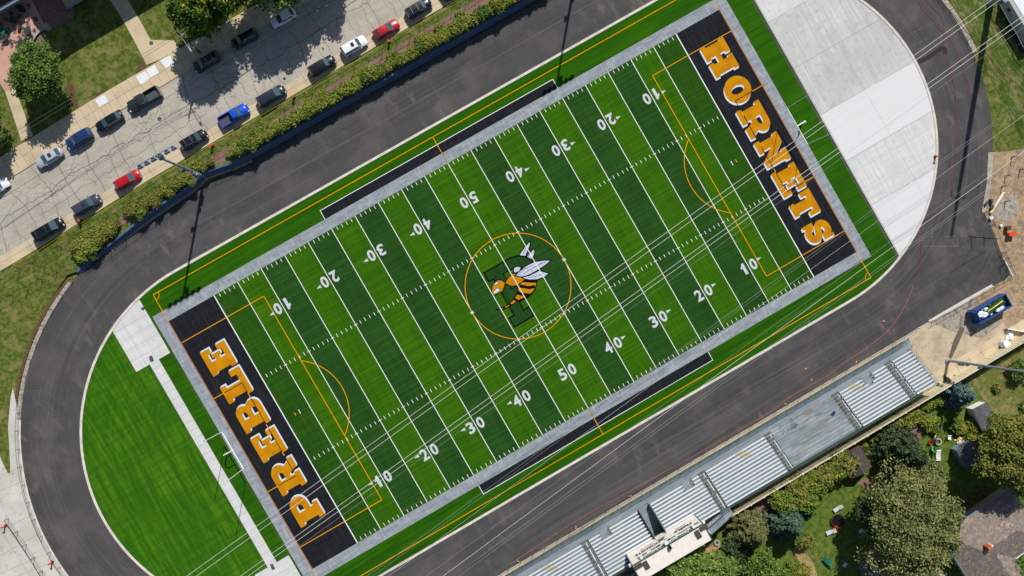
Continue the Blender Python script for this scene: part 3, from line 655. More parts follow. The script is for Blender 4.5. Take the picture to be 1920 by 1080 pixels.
def crack(P, w, jit=.35):
    Q = []
    for a, b in zip(P[:-1], P[1:]):
        n = max(2, int(math.hypot(b[0]-a[0], b[1]-a[1])/.8))
        Q += [(a[0]+(b[0]-a[0])*i/n+random.gauss(0, jit*.3), a[1]+(b[1]-a[1])*i/n+random.gauss(0, jit*.3)) for i in range(n)]
    nline(m, Q+[P[-1]], w, .014)
k = -76
while k < 30:
    crack([(k+random.uniform(-.8, .8), sl(48.8, k)), (k+random.uniform(-1, 1), sl(53.7, k)), (k+random.uniform(-.8, .8), sl(58.9, k))], random.uniform(.05, .09), .3)
    if random.random() < .8: crack([(k+3, sl(53.9, k)), (k+3+random.uniform(-1, 1), sl(48.8+random.uniform(0, 2), k))], .06, .6)
    k += 4.9
for c in (53.9,): crack([(x, sl(c, x)+random.uniform(-.25, .25)) for x in range(-80, 40, 3)], .09, .6)
crack([(x, sl(51.3, x)+random.uniform(-.3, .3)) for x in range(-64, -30, 3)], .06, .8); crack([(x, sl(57.0, x)) for x in range(-78, 30, 6)], .07, .05)
for j in range(40):
    x = random.uniform(-66, -20); y = sl(random.gauss(53.9, 1.0), x); crack([(x, y), (x+random.uniform(.6, 2), y+random.uniform(-1, 1)), (x+random.uniform(1, 3), y+random.uniform(-.9, .9))], .055, .5)
struct('road_cracks', m, M['crack_line'])
m = MB()
for L in ([(255,144),(272,133),(281,147),(264,159)], [(274,131),(290,121),(298,137),(282,146)], [(300,113),(318,104),(328,118),(311,128)], [(178,188),(195,177),(204,190),(187,201)]):
    drape(m, [GN(a, b, .12) for a, b in L], .132)
struct('new_sidewalk_slabs', m, M['white_slab'])
def NP(L, up=0.0): return [GN(a, b, up) for a, b in L]
m = drape(MB(), NP([(208, -40), (240, -40), (240, 0), (264, 41), (283, 75), (326, 76), (338, 92), (300, 112), (275, 122), (257, 86), (240, 55), (225, 28), (207, 0)]), .09); struct('entrance_walk', m, M['tan_concrete'])
m = drape(MB(), NP([(-30, 60), (-30, 135), (10, 172), (26, 164), (40, 200), (60, 260), (55, 262), (62, 258), (45, 190), (25, 120), (28, 100)])[:0] or NP([(10, 172), (27, 163), (62, 255), (40, 264)]), .03); struct('side_walk', m, M['tan_concrete'])
m = drape(MB(), NP([(-60, -40), (42, -40), (60, 0), (87, 52), (72, 58), (64, 72), (58, 92), (58, 120), (25, 163), (10, 172), (-5, 148), (-60, 60)]), .05); struct('patio', m, M['paver'])
m = drape(MB(), NP([(64, 88), (68, 74), (75, 64), (83, 60), (87, 68), (93, 78), (97, 96), (88, 104), (64, 100)]), .03); struct('mulch_bed', m, M['mulch'])
m = drape(MB(), NP([(55, -10), (130, -10), (140, 30), (120, 45), (95, 55), (72, 25)]), .03); struct('shaded_mulch_bed', m, M['mulch'])
m = drape(MB(), NP([(170, 188), (186, 174), (198, 170), (192, 178), (176, 190)]), .02); m = drape(m, NP([(253, 140), (262, 118), (270, 113), (277, 121), (262, 136)]), .02); m = drape(m, NP([(126, 150), (138, 160), (146, 200), (138, 208), (128, 180)]), .02); struct('worn_earth', m, M['soil'])
# bed between pavement fence and wall
m = drape(MB(), [(-61.5, 40.7), (-56, 41.6), (-50, 42.3), (-40, 42.8), (-36, 43.3), (-33, 43.0), (-30, 42.4), (-10, 42.3), (62, 42.5), (62, 46.7), (15, 45.9), (-12, 45.3), (-25, 44.9), (-38, 44.4), (-50, 43.6), (-56, 43.0), (-60, 42.6), (-63, 41.5)], .02); struct('mulch_bed', m, M['mulch'])
# retaining wall (battered, two tiers with a pale cap)
rw = thing('retaining_wall', 'long grey segmental block retaining wall between the hedge and the track', 'retaining wall', (0, 41.9, 0))
def off(P, d):
    out = []
    for i, p in enumerate(P):
        a = Vector(P[max(i-1, 0)]); b = Vector(P[min(i+1, len(P)-1)]); t = (b-a).normalized(); n = Vector((-t.y, t.x)); out.append((p[0]+n.x*d, p[1]+n.y*d))
    return out
WD = spl(WT, 4)
def strip(mb, P, d0, z0, d1, z1):
    a = off(P, d0); b = off(P, d1); n = len(P)
    mb.add([(p[0], p[1], z0(p[0])) for p in a]+[(p[0], p[1], z1(p[0])) for p in b], [(i, n+i, n+i+1, i+1) for i in range(n-1)]); return mb
z_ = lambda k, o=0: (lambda x: HN(max(x, -64))*k+o)
base = lambda x: -.05
wl = MB(); strip(wl, WD, .62, base, .50, z_(.5)); strip(wl, WD, .50, z_(.5), .36, z_(.52)); strip(wl, WD, .36, z_(.52), .24, z_(1, -.02))
lo = rw.location
def rel(mb): mb.v = [(x-lo[0], y-lo[1], z-lo[2]) for x, y, z in mb.v]; return mb
rel(wl).build('wall_face', M['block'], rw)
cp = MB(); strip(cp, WD, .28, z_(1, -.02), .28, z_(1, .08)); strip(cp, WD, .28, z_(1, .08), -.08, z_(1, .08)); strip(cp, WD, -.08, z_(1, .08), -.08, z_(1, -.05)); rel(cp).build('coping', M['block'], rw)
m = MB(); strip(m, [p for p in WD if -58 < p[0] < -28], .62, lambda x: .02, 1.0, lambda x: .02); struct('wall_footing', m, M['gravel'])

# ---------- fences ----------
def fence(label, P, h, sp, zf=lambda x: 0, post_r=.045, mesh='mesh_black', rail_r=.028, mt='black_metal', name='chain_link_fence', mid=False):
    P = [Vector(p) for p in P]; o = P[0]
    t = thing(name, label, 'fence', (o.x, o.y, zf(o.x)))
    pts = []; acc = 0; nxt = 0
    for a, b in zip(P[:-1], P[1:]):
        L = (b-a).length
        while nxt <= acc+L+1e-6: q = a+(b-a)*((nxt-acc)/L); pts.append(q); nxt += sp
        acc += L
    me = None
    for q in pts[:98]:
        if me is None:
            po = MB().tube((0, 0, -.1), (0, 0, h+.05), post_r, n=6).build('post', M[mt], t); me = po.data
        else: po = bpy.data.objects.new('post', me); link(po, t)
        po.location = (q.x-o.x, q.y-o.y, zf(q.x)-zf(o.x))
    D = []
    for a, b in zip(P[:-1], P[1:]):
        n = max(1, int((b-a).length/3)); D += [a+(b-a)*i/n for i in range(n)]
    D.append(P[-1])
    pa = lambda z: [(q.x-o.x, q.y-o.y, zf(q.x)-zf(o.x)+z) for q in D]
    MB().path(pa(h), rail_r).build('top_rail', M[mt], t)
    if mid: MB().path(pa(.12), rail_r).build('bottom_rail', M[mt], t)
    mb = MB(); A_ = pa(.05); B_ = pa(h); n = len(D)
    mb.add(A_+B_, [(i, i+1, n+i+1, n+i) for i in range(n-1)]); mb.build('mesh_panel', M[mesh], t)
    return t
fence('long black chain link fence between the kerbside grass strip and the hedge', [(-80, 43.9), (-74, 44.0), (-62, 44.0), (-50, 44.0), (-38, 44.55), (-25, 45.1), (-12, 45.6), (15, 46.3), (62, 47.4)], 1.5, 2.75, HN, .04)
fence('second black chain link fence across the lawn behind the lower left bend', [(-63.6, 40.6), (-68, 40.9), (-74.5, 41.0), (-84, 41.0)], 1.5, 2.75, HN, .04)
fence('low black fence along the foot of the retaining wall', [(62, 41.0), (24, 40.9), (-10, 40.9), (-27, 40.9), (-33, 41.2), (-37, 41.3), (-42, 40.8), (-47, 40.3), (-52, 39.8), (-57, 39.3), (-62, 38.9)], 1.15, 3.05, mesh='mesh_black')
fence('low black fence on the outer edge of the left bend', arc(-49.2, 0, 41.45, 112, 213, 60), 1.2, 3.05)
fence('low black fence on the outer edge of the upper right bend', arc(49.2, 0, 41.5, 48, -13, 40), 1.2, 3.05)
fence('short black fence around the lower right corner of the asphalt', GL([(1846, 398), (1862, 430), (1881, 482), (1897, 518)]), 1.2, 2.6)
fence('low black fence beside the dirt and blue container', GL([(1890, 523), (1840, 550), (1790, 578), (1742, 604)]), 1.2, 2.6)
fence('low black fence on the white kerb in front of the bleachers', [(57.2, -41.35), (-42, -41.35)], 1.0, 2.44, post_r=.03, rail_r=.02)
fence('freestanding black fence run on the pale pavement at the lower left', GL([(17, 972), (33, 995), (49, 1019), (64, 1042), (78, 1066), (95, 1092)]), 1.4, 2.62, post_r=.05, rail_r=.045)
fence('gate leaf hanging open at the asphalt corner by the dirt', GL([(1885, 484), (1874, 489), (1886, 520)]), 1.3, 2.0, rail_r=.04, name='chain_link_gate')
fence('white topped fence rail beside the patchy sod at the upper right', GL([(1862, 14), (1880, 47), (1894, 70), (1905, 92), (1918, 108)]), 1.8, 2.6, mt='galv', mesh='mesh_black', rail_r=.06)

# tan panel fence behind the bleachers
t = thing('panel_fence', 'tall beige panel fence with white post caps between the bleachers and the back yards', 'fence', (0, -52.25, 0))
X0, X1 = -44, 84
yv = lambda x: -52.25+.012*max(0, x-40)
m = MB(); n = int((X1-X0)/2.6)
for i in range(n):
    a, b = X0+i*2.6, X0+(i+1)*2.6; m.obox(((a+b)/2, (yv(a)+yv(b))/2+52.25), (b-a, yv(b)-yv(a)), 2.5, .06, 0, 2.75)
m.build('panel', M['vinyl'], t)
pm = None
for i in range(n+1):
    x = X0+i*2.6
    if pm is None: po = MB().box(-.08, .08, -.08, .08, 0, 2.85).build('post', M['vinyl_cap'], t); pm = po.data
    else: po = bpy.data.objects.new('post', pm); link(po, t)
    po.location = (x, yv(x)+52.25, 0)
m = MB(); m.obox(((X0+X1)/2, .1), (X1-X0, .25), X1-X0, .10, 2.75, 2.83); m.build('top_rail', M['vinyl_cap'], t)
m = MB(); m.poly([(X0, -50.0), (X1, -49.6), (X1, -52.0), (X0, -52.35)], .0); struct('fence_footing_strip', m, M['tan_concrete'])
m = MB()
for i in range(n+1): m.stroke([(X0+i*2.6, -50.3), (X0+i*2.6, -51.9)], .05, .004)
m.stroke([(X0, -51.1), (X1, -50.85)], .03, .004); struct('footing_joints', m, M['riser'])

# ---------- backyards ----------
m = MB(); m.poly([(-60, -52.2), (110, -51.5), (140, -140), (-60, -140)], -.04); struct('back_yards', m, M['yard_grass'])
m = MB(); m.poly(GL([(1810, 700), (1960, 640), (1960, 800), (1900, 850), (1860, 800), (1845, 750)]), -.03); struct('dry_lawn', m, M['dry_grass'])
m = MB(); m.poly(GL([(1605, 905), (1640, 890), (1700, 800), (1720, 780), (1745, 775), (1700, 900), (1640, 925)]), -.03)
m.poly(GL([(1385, 935), (1470, 925), (1480, 965), (1420, 975)]), -.03); m.poly(GL([(1855, 800), (1885, 900), (1795, 910), (1790, 885)])[:0] or GL([(1300, 1030), (1330, 1015), (1348, 1030), (1330, 1060)]), -.03)
struct('garden_soil', m, M['mulch'])
m = MB(); m.poly(GL([(1315, 1045), (1325, 1028), (1350, 1018), (1352, 1030), (1335, 1042)]), -.02); m.poly(GL([(1485, 1030), (1500, 1020), (1525, 1055), (1535, 1085), (1515, 1085)]), -.02); struct('bare_patch', m, M['straw'])

# ---------- poles and lamps ----------
def lightpole(label, x, y, z0, h):
    t = thing('floodlight_pole', label, 'floodlight pole', (x, y, z0))
    MB().tube((0, 0, 0), (0, 0, h), .27, .15, 12).build('pole', M['galv'], t)
    MB().tube((0, 0, 0), (0, 0, .35), .5, .45, 12).build('base', M['stone'], t)
    MB().tube((-2.95, 0, h-.15), (2.95, 0, h-.15), .11, n=8).build('crossarm', M['galv'], t)
    MB().box(-.3, .3, -.5, -.2, 3.0, 4.6).build('electrical_cabinet', M['galv'], t); MB().box(-.22, .22, -.45, -.22, 5.2, 5.9).build('electrical_cabinet', M['galv'], t)
    def lamp(x_, y_, z_):
        a = MB(); a.tube((x_, y_*.2, z_+.12), (x_, y_-.25, z_-.1), .16, .42, 10); f = a.build('floodlight', M['riser'], t)
        b = MB(); b.obox((x_, y_-.3), (1, 0), .78, .1, z_-.5, z_+.28); g = b.build('lamp_visor', M['panel_blue'], f)
    for i in range(6): lamp(-2.75+i*1.1, -.1, h-.45)
    lamp(.3, -.1, h-1.5); lamp(-.5, .2, h*.42)
    return t
x, y = G(384, 332); lightpole('grey floodlight pole rising from the retaining wall beside the hedge', x, y+.1, .1, 21.1)
x, y = G(1777, 676); lightpole('grey floodlight pole on the dusty pad at the end of the bleachers', x, y, 0, 24.0)
x, y = G(1082, -62); lightpole('floodlight pole beyond the upper sideline whose shadow crosses the track', x, y, .1, 21.1)
# transmission poles and conductors
def wp(x, y, z): g = G(x, y, z); return Vector((g[0], g[1], z))
def wire(label, a, b, z, mt, r=.03, sag=.6):
    r *= .64; dx, dy = b[0]-a[0], b[1]-a[1]; A0 = wp(a[0]-dx*.22, a[1]-dy*.22, z+5); B0 = wp(b[0]+dx*.12, b[1]+dy*.12, z-9)
    P = [A0.lerp(B0, i/24)-Vector((0, 0, sag*4*(i/24)*(1-i/24))) for i in range(25)]
    c = P[0].copy(); o = MB().path([p-c for p in P], r, 5).build('power_line', M[mt]); o.location = c
    return tag(o, label, 'power line', 'power lines over the field')
wire('bright overhead cable, uppermost of those crossing the field', (1860, 0), (351, 1080), 30, 'wire', .043)
wire('bright overhead cable just under the uppermost one', (1875, 0), (369, 1080), 30, 'wire', .043)
wire('bright overhead cable, upper of the middle pair', (1920, 29), (452, 1080), 29, 'wire', .043)
wire('bright overhead cable, lower of the middle pair', (1920, 39), (466, 1080), 29, 'wire', .043)
wire('thin dull overhead cable just below the middle pair', (1920, 52), (484, 1080), 27, 'wire_dull', .024)
wire('thin grey cable passing over the upper right concrete corner', (1920, 190), (690, 1080), 24, 'wire_dull', .028)
wire('thin pale cable close beside the grey one over the lower sideline', (1920, 195), (700, 1080), 24, 'wire_dull', .022)
wire('thin grey cable leaving the field over the lower black bench box', (1920, 217), (730, 1080), 24, 'wire', .022)
wire('thin cable over the lower sideline, above the bright single one', (1920, 275), (800, 1080), 22, 'wire_dull', .025)
wire('bright single cable crossing the lower right field corner', (1920, 285), (832, 1080), 22, 'wire', .04)
wire('thick grey communication cable, upper strand nearest the bleachers', (1920, 307), (852, 1080), 20, 'wire_dull', .035)
wire('grey communication cable, lowest strand nearest the bleachers', (1920, 312), (862, 1080), 20, 'wire_dull', .03)
def monopole(label, c, h, r0, r1, arms):
    t = thing('transmission_pole', label, 'power pole', (c[0], c[1], 0))
    MB().tube((0, 0, 0), (0, 0, h), r0, r1, 14).build('shaft', M['galv'], t)
    for z, L in arms:
        MB().tube((-L*.8, L*.55, z), (L*.8, -L*.55, z), .12, n=8).build('crossarm', M['galv'], t)
        for s in (-1, 1): MB().tube((s*L*.78, -s*L*.54, z-1.2), (s*L*.78, -s*L*.54, z), .09, n=8).build('insulator', M['riser'], t)
    return t
monopole('tall steel transmission pole standing on the sod at the top right edge', G(1857, 5), 42, .62, .26, ((35, 1.3),))
monopole('second steel transmission pole beyond the lower left of the field', G(250, 1260), 30, .5, .25, ((28, 3),))
# wooden utility pole over the sidewalk
ux, uy = GN(376, 99); uz = HN(ux); t = thing('utility_pole', 'weathered wooden utility pole with street lamp on the shaded sidewalk', 'utility pole', (ux, uy, uz))
MB().tube((0, 0, 0), (0, 0, 11.2), .19, .12, 9).build('shaft', M['wood'], t); MB().tube((-1.1, .1, 10.4), (1.1, -.1, 10.4), .07).build('crossarm', M['wood'], t)
MB().tube((.25, .1, 8.1), (.25, .1, 9.1), .24, n=10).build('transformer', M['galv'], t)
q = MB(); q.path([(0, 0, 9.3), (.2, -1.5, 9.9), (.3, -2.8, 9.9)], .05); la = q.build('lamp_arm', M['galv'], t); MB().tube((.3, -2.6, 9.85), (.35, -3.3, 9.8), .16, .10, 8).build('lamp_head', M['galv'], la)
MB().box(-.14, .14, -.25, -.18, 3.2, 4.1).build('sign_plate', M['lamp_clear'], t)
def swire(label, a, b, r=.022, sag=.5):
    P = [a.lerp(b, i/14)-Vector((0, 0, sag*4*(i/14)*(1-i/14))) for i in range(15)]; c = P[0].copy()
    o = MB().path([p-c for p in P], r, 4).build('service_cable', M['wire_dark']); o.location = c; tag(o, label, 'cable', 'cables along the street')
pt = Vector((ux, uy, uz))
swire('thin dark cable running up right from the wooden utility pole', pt+Vector((-.5, 0, 10.3)), Vector((ux+42, uy+3.5, uz+10.3)))
swire('second thin dark cable beside the first from the wooden utility pole', pt+Vector((.5, 0, 10.0)), Vector((ux+42, uy+3.0, uz+9.8)))
swire('thin dark cable running down left from the wooden utility pole over the tree shadow', pt+Vector((-.5, 0, 10.3)), Vector((ux-52, uy-1.2, uz+9.0)))
swire('lower thin dark cable running down left from the wooden utility pole', pt+Vector((.5, 0, 9.6)), Vector((ux-52, uy-1.8, uz+8.4)))

# ---------- goals ----------
def goal(s, label):
    t = thing('goalpost', label, 'goalpost', (s*55.0, 0, 0))
    P = [(s*2.1, 0, 0), (s*2.1, 0, 1.9), (s*1.85, 0, 2.6), (s*1.2, 0, 3.0), (0, 0, 3.05)]
    MB().path(P, .09, 8).build('gooseneck', M['white_paint'], t)
    MB().tube((s*2.1, 0, 0), (s*2.1, 0, 1.85), .19 if s > 0 else .12, n=10).build('post_pad', M['white_paint' if s > 0 else 'white_paint'], t)
    MB().tube((0, -3.56, 3.05), (0, 3.56, 3.05), .085, n=8).build('crossbar', M['white_paint'], t)
    for y in (-3.56, 3.56):
        u = MB().tube((0, y, 3.05), (0, y, 12.2), .055, n=8).build('upright', M['white_paint'], t)
        MB().tube((0, y, 12.1), (.3, y+.25, 12.0), .035, n=4).build('wind_ribbon', M['red'], u)
goal(-1, 'white football goalpost behind the end zone reading PREBLE'); goal(1, 'white football goalpost behind the end zone reading HORNETS')

# ---------- cones ----------
def cone(label, p, z):
    t = thing('delineator_cone', label, 'traffic cone', (p[0], p[1], z), group='orange topped cones')
    MB().tube((0, 0, 0), (0, 0, .12), .3, .26, 8).build('base', M['tyre'], t); MB().tube((0, 0, .1), (0, 0, 1.05), .17, .11, 10).build('body', M['orange'], t); MB().tube((0, 0, 1.05), (0, 0, 1.15), .2, .2, 8).build('cap', M['orange'], t)
for lb, a, b, nn in (('orange cone on the grass beside the black suv nearest the floodlight heads', 399, 274, 1), ('orange cone on the grass at the front of the slate coloured minivan', 552, 183, 1), ('orange cone in the grass between the white suv and the red sedan', 730, 80, 1), ('orange cone on the grass beside the dark grey suv at the lower left', 153, 414, 1)):
    p = GN(a, b); cone(lb, p, HN(p[0]))
cone('orange cone standing on the pale pavement beside the freestanding fence', G(10, 986), 0)
cone('orange cone next to the outer track fence at the lower left', G(98, 1054), 0)
cone('orange cone on the kerb of the right hand concrete', G(1753, 294), .05)
def bucket(name, label, p, r, h, mt, cat, z=0, tilt=None):
    o = MB().tube((0, 0, 0), (0, 0, h), r*.9, r, 12); o.tube((0, 0, h), (0, 0, h+.03), r*1.08, r*1.08, 12); o = o.build(name, M[mt]); o.location = (p[0], p[1], z); tag(o, label, cat); return o
bucket('barrel', 'left of the two orange barrels on the dirt', G(1889, 440), .36, 1.0, 'orange', 'barrel'); bucket('barrel', 'right of the two orange barrels on the dirt', G(1896, 439), .36, 1.0, 'orange', 'barrel')
bucket('bucket', 'white bucket at the corner of the gravel beside the timber post', G(1856, 409), .3, .5, 'white_paint', 'bucket'); bucket('bucket', 'white bucket lying among tools on the brown dirt', G(1875, 423), .22, .4, 'white_paint', 'bucket')
bucket('barrel', 'brown steel drum next to the orange barrels', G(1886, 428), .4, .9, 'soil', 'barrel')
a, b = G(1856, 400), G(1879, 361); o = MB().tube((0, 0, .25), (b[0]-a[0], b[1]-a[1], .25), .22, .17, 10).build('timber_post', M['timber']); o.location = (a[0], a[1], 0); tag(o, 'thick bleached post lying diagonally on the dirt', 'post')
a, b = G(1862, 388), G(1880, 361); o = MB().obox(((b[0]-a[0])/2, (b[1]-a[1])/2), (b[0]-a[0], b[1]-a[1]), 3.1, .22, .44, .5).build('white_board', M['white_paint']); o.location = (a[0], a[1], 0); tag(o, 'white board laid on top of the diagonal post', 'board')
o = MB(); [o.obox((random.uniform(-.5, .5), random.uniform(-.7, .7)), (random.random(), random.random()), .7, .35, .0, random.uniform(.3, .6)+i*.01) for i in range(5)]; o = o.build('tarp_bundle', M['riser']); p = G(1854, 383); o.location = (p[0], p[1], 0); tag(o, 'dark crumpled bundle beside the gravel edge', 'bundle')
# short stakes and stumps in the dirt
for i, (a, b) in enumerate(((1897, 295), (1885, 330), (1885, 378), (1912, 318), (1878, 350))):
    p = G(a, b); o = MB().tube((0, 0, 0), (0, 0, 1.5), .1, .08, 7).build('stake', M['wood']); o.location = (p[0], p[1], 0); tag(o, 'short dark wooden stake standing in the dirt, one of five', 'stake', 'stakes in the dirt')
# roll-off container
c0 = G(1857, 578, 1.2); ang = math.atan2(G(1893, 553)[1]-G(1824, 592)[1], G(1893, 553)[0]-G(1824, 592)[0])
t = thing('waste_container', 'open blue roll-off container full of white rubbish and rolled turf', 'container', (c0[0], c0[1], 0), ang)
L, W, H = 6.2, 2.35, 2.1
MB().box(-L/2, L/2, -W/2, W/2, .25, 1.2).build('floor', M['blue_steel'], t)
for y in (-1, 1): MB().box(-L/2, L/2, y*W/2-.06, y*W/2+.06, .35, H).build('side_wall', M['blue_steel'], t); MB().box(-L/2-.02, L/2+.02, y*W/2-.11, y*W/2+.11, H, H+.12).build('top_rail', M['blue_steel'], t)
MB().box(-L/2-.1, -L/2+.02, -W/2-.15, W/2+.15, .2, H+.3).box(-L/2-.45, -L/2-.1, -W/2-.05, -W/2+.25, .2, H+.2).box(-L/2-.45, -L/2-.1, W/2-.25, W/2+.05, .2, H+.2).build('front_wall', M['blue_steel'], t)
MB().box(L/2-.05, L/2+.07, -W/2, W/2, .3, H).build('rear_door', M['blue_steel'], t)
for y in (-.8, .8): MB().box(-L/2-.2, L/2, y-.08, y+.08, .0, .25).build('skid', M['blue_steel'], t)
def place_in(o, dx, dy, z): o.location = (c0[0]+dx*math.cos(ang)-dy*math.sin(ang), c0[1]+dx*math.sin(ang)+dy*math.cos(ang), z); o.rotation_euler = (0, 0, ang)
for i in range(20):
    bm = bmesh.new(); bmesh.ops.create_icosphere(bm, subdivisions=2, radius=.45)
    for v in bm.verts: v.co *= random.uniform(.75, 1.15)
    me = bpy.data.meshes.new('rubbish_bag'); bm.to_mesh(me); bm.free(); me.materials.append(M['white_bag']); o = bpy.data.objects.new('rubbish_bag', me); link(o)
    place_in(o, (-2.6+i*.17 if i < 13 else random.uniform(-.5, 1.8)), random.uniform(-.75, .75) if i < 13 else random.choice((-.8, .8)), 1.5+random.uniform(0, .3)); o.scale = (1, .8, .6)
    tag(o, 'crumpled white rubbish heaped inside the blue container', 'rubbish', 'white rubbish in the blue container')
for dy, lb in ((-.3, 'green turf roll lying along the middle of the blue container'), (.35, 'green turf roll next to the far side of the blue container')):
    o = MB().path([(-1.6, -.2, 0), (-.5, 0, .05), (.8, .35, .1), (1.9, .3, 0)], .3, 10).build('turf_roll', M['turf_run']); place_in(o, .5, dy, 1.75); tag(o, lb, 'turf roll')
o = MB().path([(-1.6, 0, 0), (.2, .2, .1), (1.6, .35, 0)], .11, 6).build('tan_strip', M['timber']); place_in(o, .5, 0, 2.0); tag(o, 'tan strip between the two turf rolls', 'strip')
# bulk sack and bits near the fence end
p = G(1880, 645); t = thing('bulk_sack', 'white cylindrical sack standing against the end of the beige fence', 'sack', (p[0], p[1], 0), .5)
MB().tube((0, 0, 0), (0, 0, .1), .6, .72, 14).tube((0, 0, .1), (0, 0, 1.15), .72, .68, 14).build('body', M['white_bag'], t); MB().tube((0, 0, 1.15), (.05, 0, 1.35), .66, .3, 12).build('top', M['white_bag'], t)
m = MB(); m.poly(GL([(1880, 618), (1888, 617), (1925, 622), (1925, 634), (1905, 640), (1892, 634)]), -.004); struct('weedy_corner', m, M['sod'])
a, b = G(1883, 616), G(1930, 624); o = MB().obox(((b[0]-a[0])/2, (b[1]-a[1])/2), (b[0]-a[0], b[1]-a[1]), 4.4, .16, 0, .9).build('white_board', M['white_paint']); o.location = (a[0], a[1], 0); tag(o, 'white rail edging the small weedy corner near the sack', 'board')
o = MB(); [o.obox((random.uniform(-.9, .9), random.uniform(-.5, .5)), (random.random(), random.random()), .9, .5, .0, random.uniform(.15, .35)+i*.011) for i in range(6)]; o = o.build('scrap_pile', M['white_bag']); p = G(1893, 627); o.location = (p[0], p[1], 0); tag(o, 'grey and white scrap pile in the weedy corner', 'scrap')
# yellow tape along the kerb grass
P = []
for x in range(-72, 60, 2): P.append((x, sl(46.2, x)+.1*math.sin(x*.5), HN(x)+.55+.08*math.sin(x*.37)))
o = MB().path(P, .018, 4).build('caution_tape', M['tape']); tag(o, 'yellow caution tape strung low along the kerbside grass strip', 'tape')
# ---------- bleachers ----------
BL = thing('bleachers', 'long grey metal grandstand with rows of white bench planks facing the field', 'bleachers', (0, -41.85, 0))
XL, XR = -31.0, 53.8; ZP = 1.05; RD = .55; RH = .21; NR = 12; YF = -1.6   # local y
def tr(x0, x1, mt, nm='tread'):
    m = MB()
    for i in range(NR): m.box(x0, x1, YF-(i+1)*RD+.004, YF-i*RD, ZP+RH*i-.04, ZP+RH*(i+1)-.04)
    o = m.build(nm, M[mt], BL); return o
def pl(): MB().box(XL, XR, YF, 0, ZP-.12, ZP).build('front_walkway', M['tread'], BL)
pl()
AIS = [49.1, 38.3, 24.6, 11.3, -12.0, -24.5]
TUN = (-1.35, .75)
edges = [XR]+AIS+[XL]
for x0, x1 in ((38.9, XR), (25.1, 37.7)): pass
tr(38.9, XR, 'tread'); tr(24.1, 38.9, 'tread_worn'); tr(TUN[1], 24.1, 'tread'); tr(XL, TUN[0], 'tread')
MB().box(XL, XR, YF-NR*RD-.1, YF-NR*RD+.003, .3, ZP+RH*NR-.04).build('rear_frame', M['riser'], BL)
gaps = {0: [(43.6, 45.6), (27.2, 29.5), (7.4, 9.2), (-9.0, -7.2)], 1: [(43.6, 45.6), (7.4, 9.2), (-9.0, -7.2)], 2: [(44.0, 45.0)]}
PB = (-7.0, 6.5)
def plank_span(i):
    segs = []
    cuts = sorted([(a-.75, a+.75) for a in AIS]+[(24.5, 38.3), (TUN[0]-.2, TUN[1]+.2)]+gaps.get(i, [])+([(PB[0]-.1, PB[1]+.1)] if i > 9 else []))
    x = XL
    for a, b in cuts:
        if a > x+.5: segs.append((x, a))
        x = max(x, b)
    if x < XR-.3: segs.append((x, XR-.15))
    return segs
for i in range(NR):
    m = MB(); z = ZP+RH*(i+1)-.04+.30; y = YF-i*RD-.36
    for a, b in plank_span(i):
        pk = MB().box(a, b, y-.125, y+.125, z, z+.05).build('bench_plank', M['seat_alu'], BL)
        MB().box(a-.06, b+.06, y-.05, y+.05, z-.29, z-.005).build('support_beam', M['riser'], pk)
m = MB()
for i in (0, 1, 2):
    for x in ((40.9, 42.3), (17.9, 19.3), (-20.5, -19)):
        z = ZP+RH*(i+1)-.04+.355; y = YF-i*RD-.36; m.box(x[0]+.5*i, x[1]+.5*i, y-.12, y+.12, z, z+.004)
m.build('tan_seat_patch', M['timber'], BL)
for a in AIS:
    for j0, j1 in ((.2, 1.4), (2.2, 5.9), (6.8, 11.3)):
        P = [(a+.15, YF-j*RD, ZP+RH*(j+1)+.9) for j in (j0, j1)]
        h = MB().tube(P[0], P[1], .055, n=6); 
        h.build('aisle_handrail', M['seat_alu'], BL)
    s = MB()
    for i in range(NR): s.box(a-.72, a+.72, YF-i*RD-.28, YF-i*RD, ZP+RH*i+.168, ZP+RH*i+.178); s.box(a-.72, a+.72, YF-i*RD-.30, YF-i*RD-.28, ZP+RH*i+.168, ZP+RH*i+.29)
    s.build('aisle_steps', M['aisle'], BL)
def rail(P, h, sp, nm, mesh, mt='teal', r=.03):
    P = [Vector(p) for p in P]; m = MB(); q = MB()
    for a, b in zip(P[:-1], P[1:]):
        m.tube(a+Vector((0, 0, h)), b+Vector((0, 0, h)), r, n=5); m.tube(a+Vector((0, 0, .08)), b+Vector((0, 0, .08)), r*.7, n=5)
        n = max(1, round((b-a).length/sp))
        for i in range(n+1): c = a.lerp(b, i/n); m.tube(c, c+Vector((0, 0, h)), r*1.1, n=5)
        q.add([a, b, b+Vector((0, 0, h)), a+Vector((0, 0, h))], [(0, 1, 2, 3)])
    o = m.build(nm, M[mt], BL); q.build('mesh_infill', M[mesh], o); return o
rail([(XL, 0.02, ZP), (XR-.5, 0.02, ZP)], 1.07, 1.95, 'front_railing', 'mesh_green')
zb = ZP+RH*NR-.04; yb2 = YF-NR*RD
rail([(XL, yb2-.05, zb), (PB[0]-.1, yb2-.05, zb)], 1.1, 1.95, 'rear_railing', 'mesh_green'); rail([(PB[1]+3.9, yb2-.05, zb), (XR, yb2-.05, zb)], 1.1, 1.95, 'rear_railing', 'mesh_green', r=.03)
rail([(XR+.03, YF, ZP+.2), (XR+.03, yb2, zb)], 1.1, 1.7, 'side_railing', 'mesh_black', 'galv')
for g in gaps[0][:1]+gaps[0][1:5]:
    rail([(g[1], YF+.02, ZP), (g[1], YF-2*RD, ZP+.25)], .95, 1.0, 'bay_railing', 'mesh_black', 'riser', .035); rail([(g[0], YF+.02, ZP), (g[0], YF-2*RD, ZP+.25)], .95, 1.0, 'bay_railing', 'mesh_black', 'riser', .025)
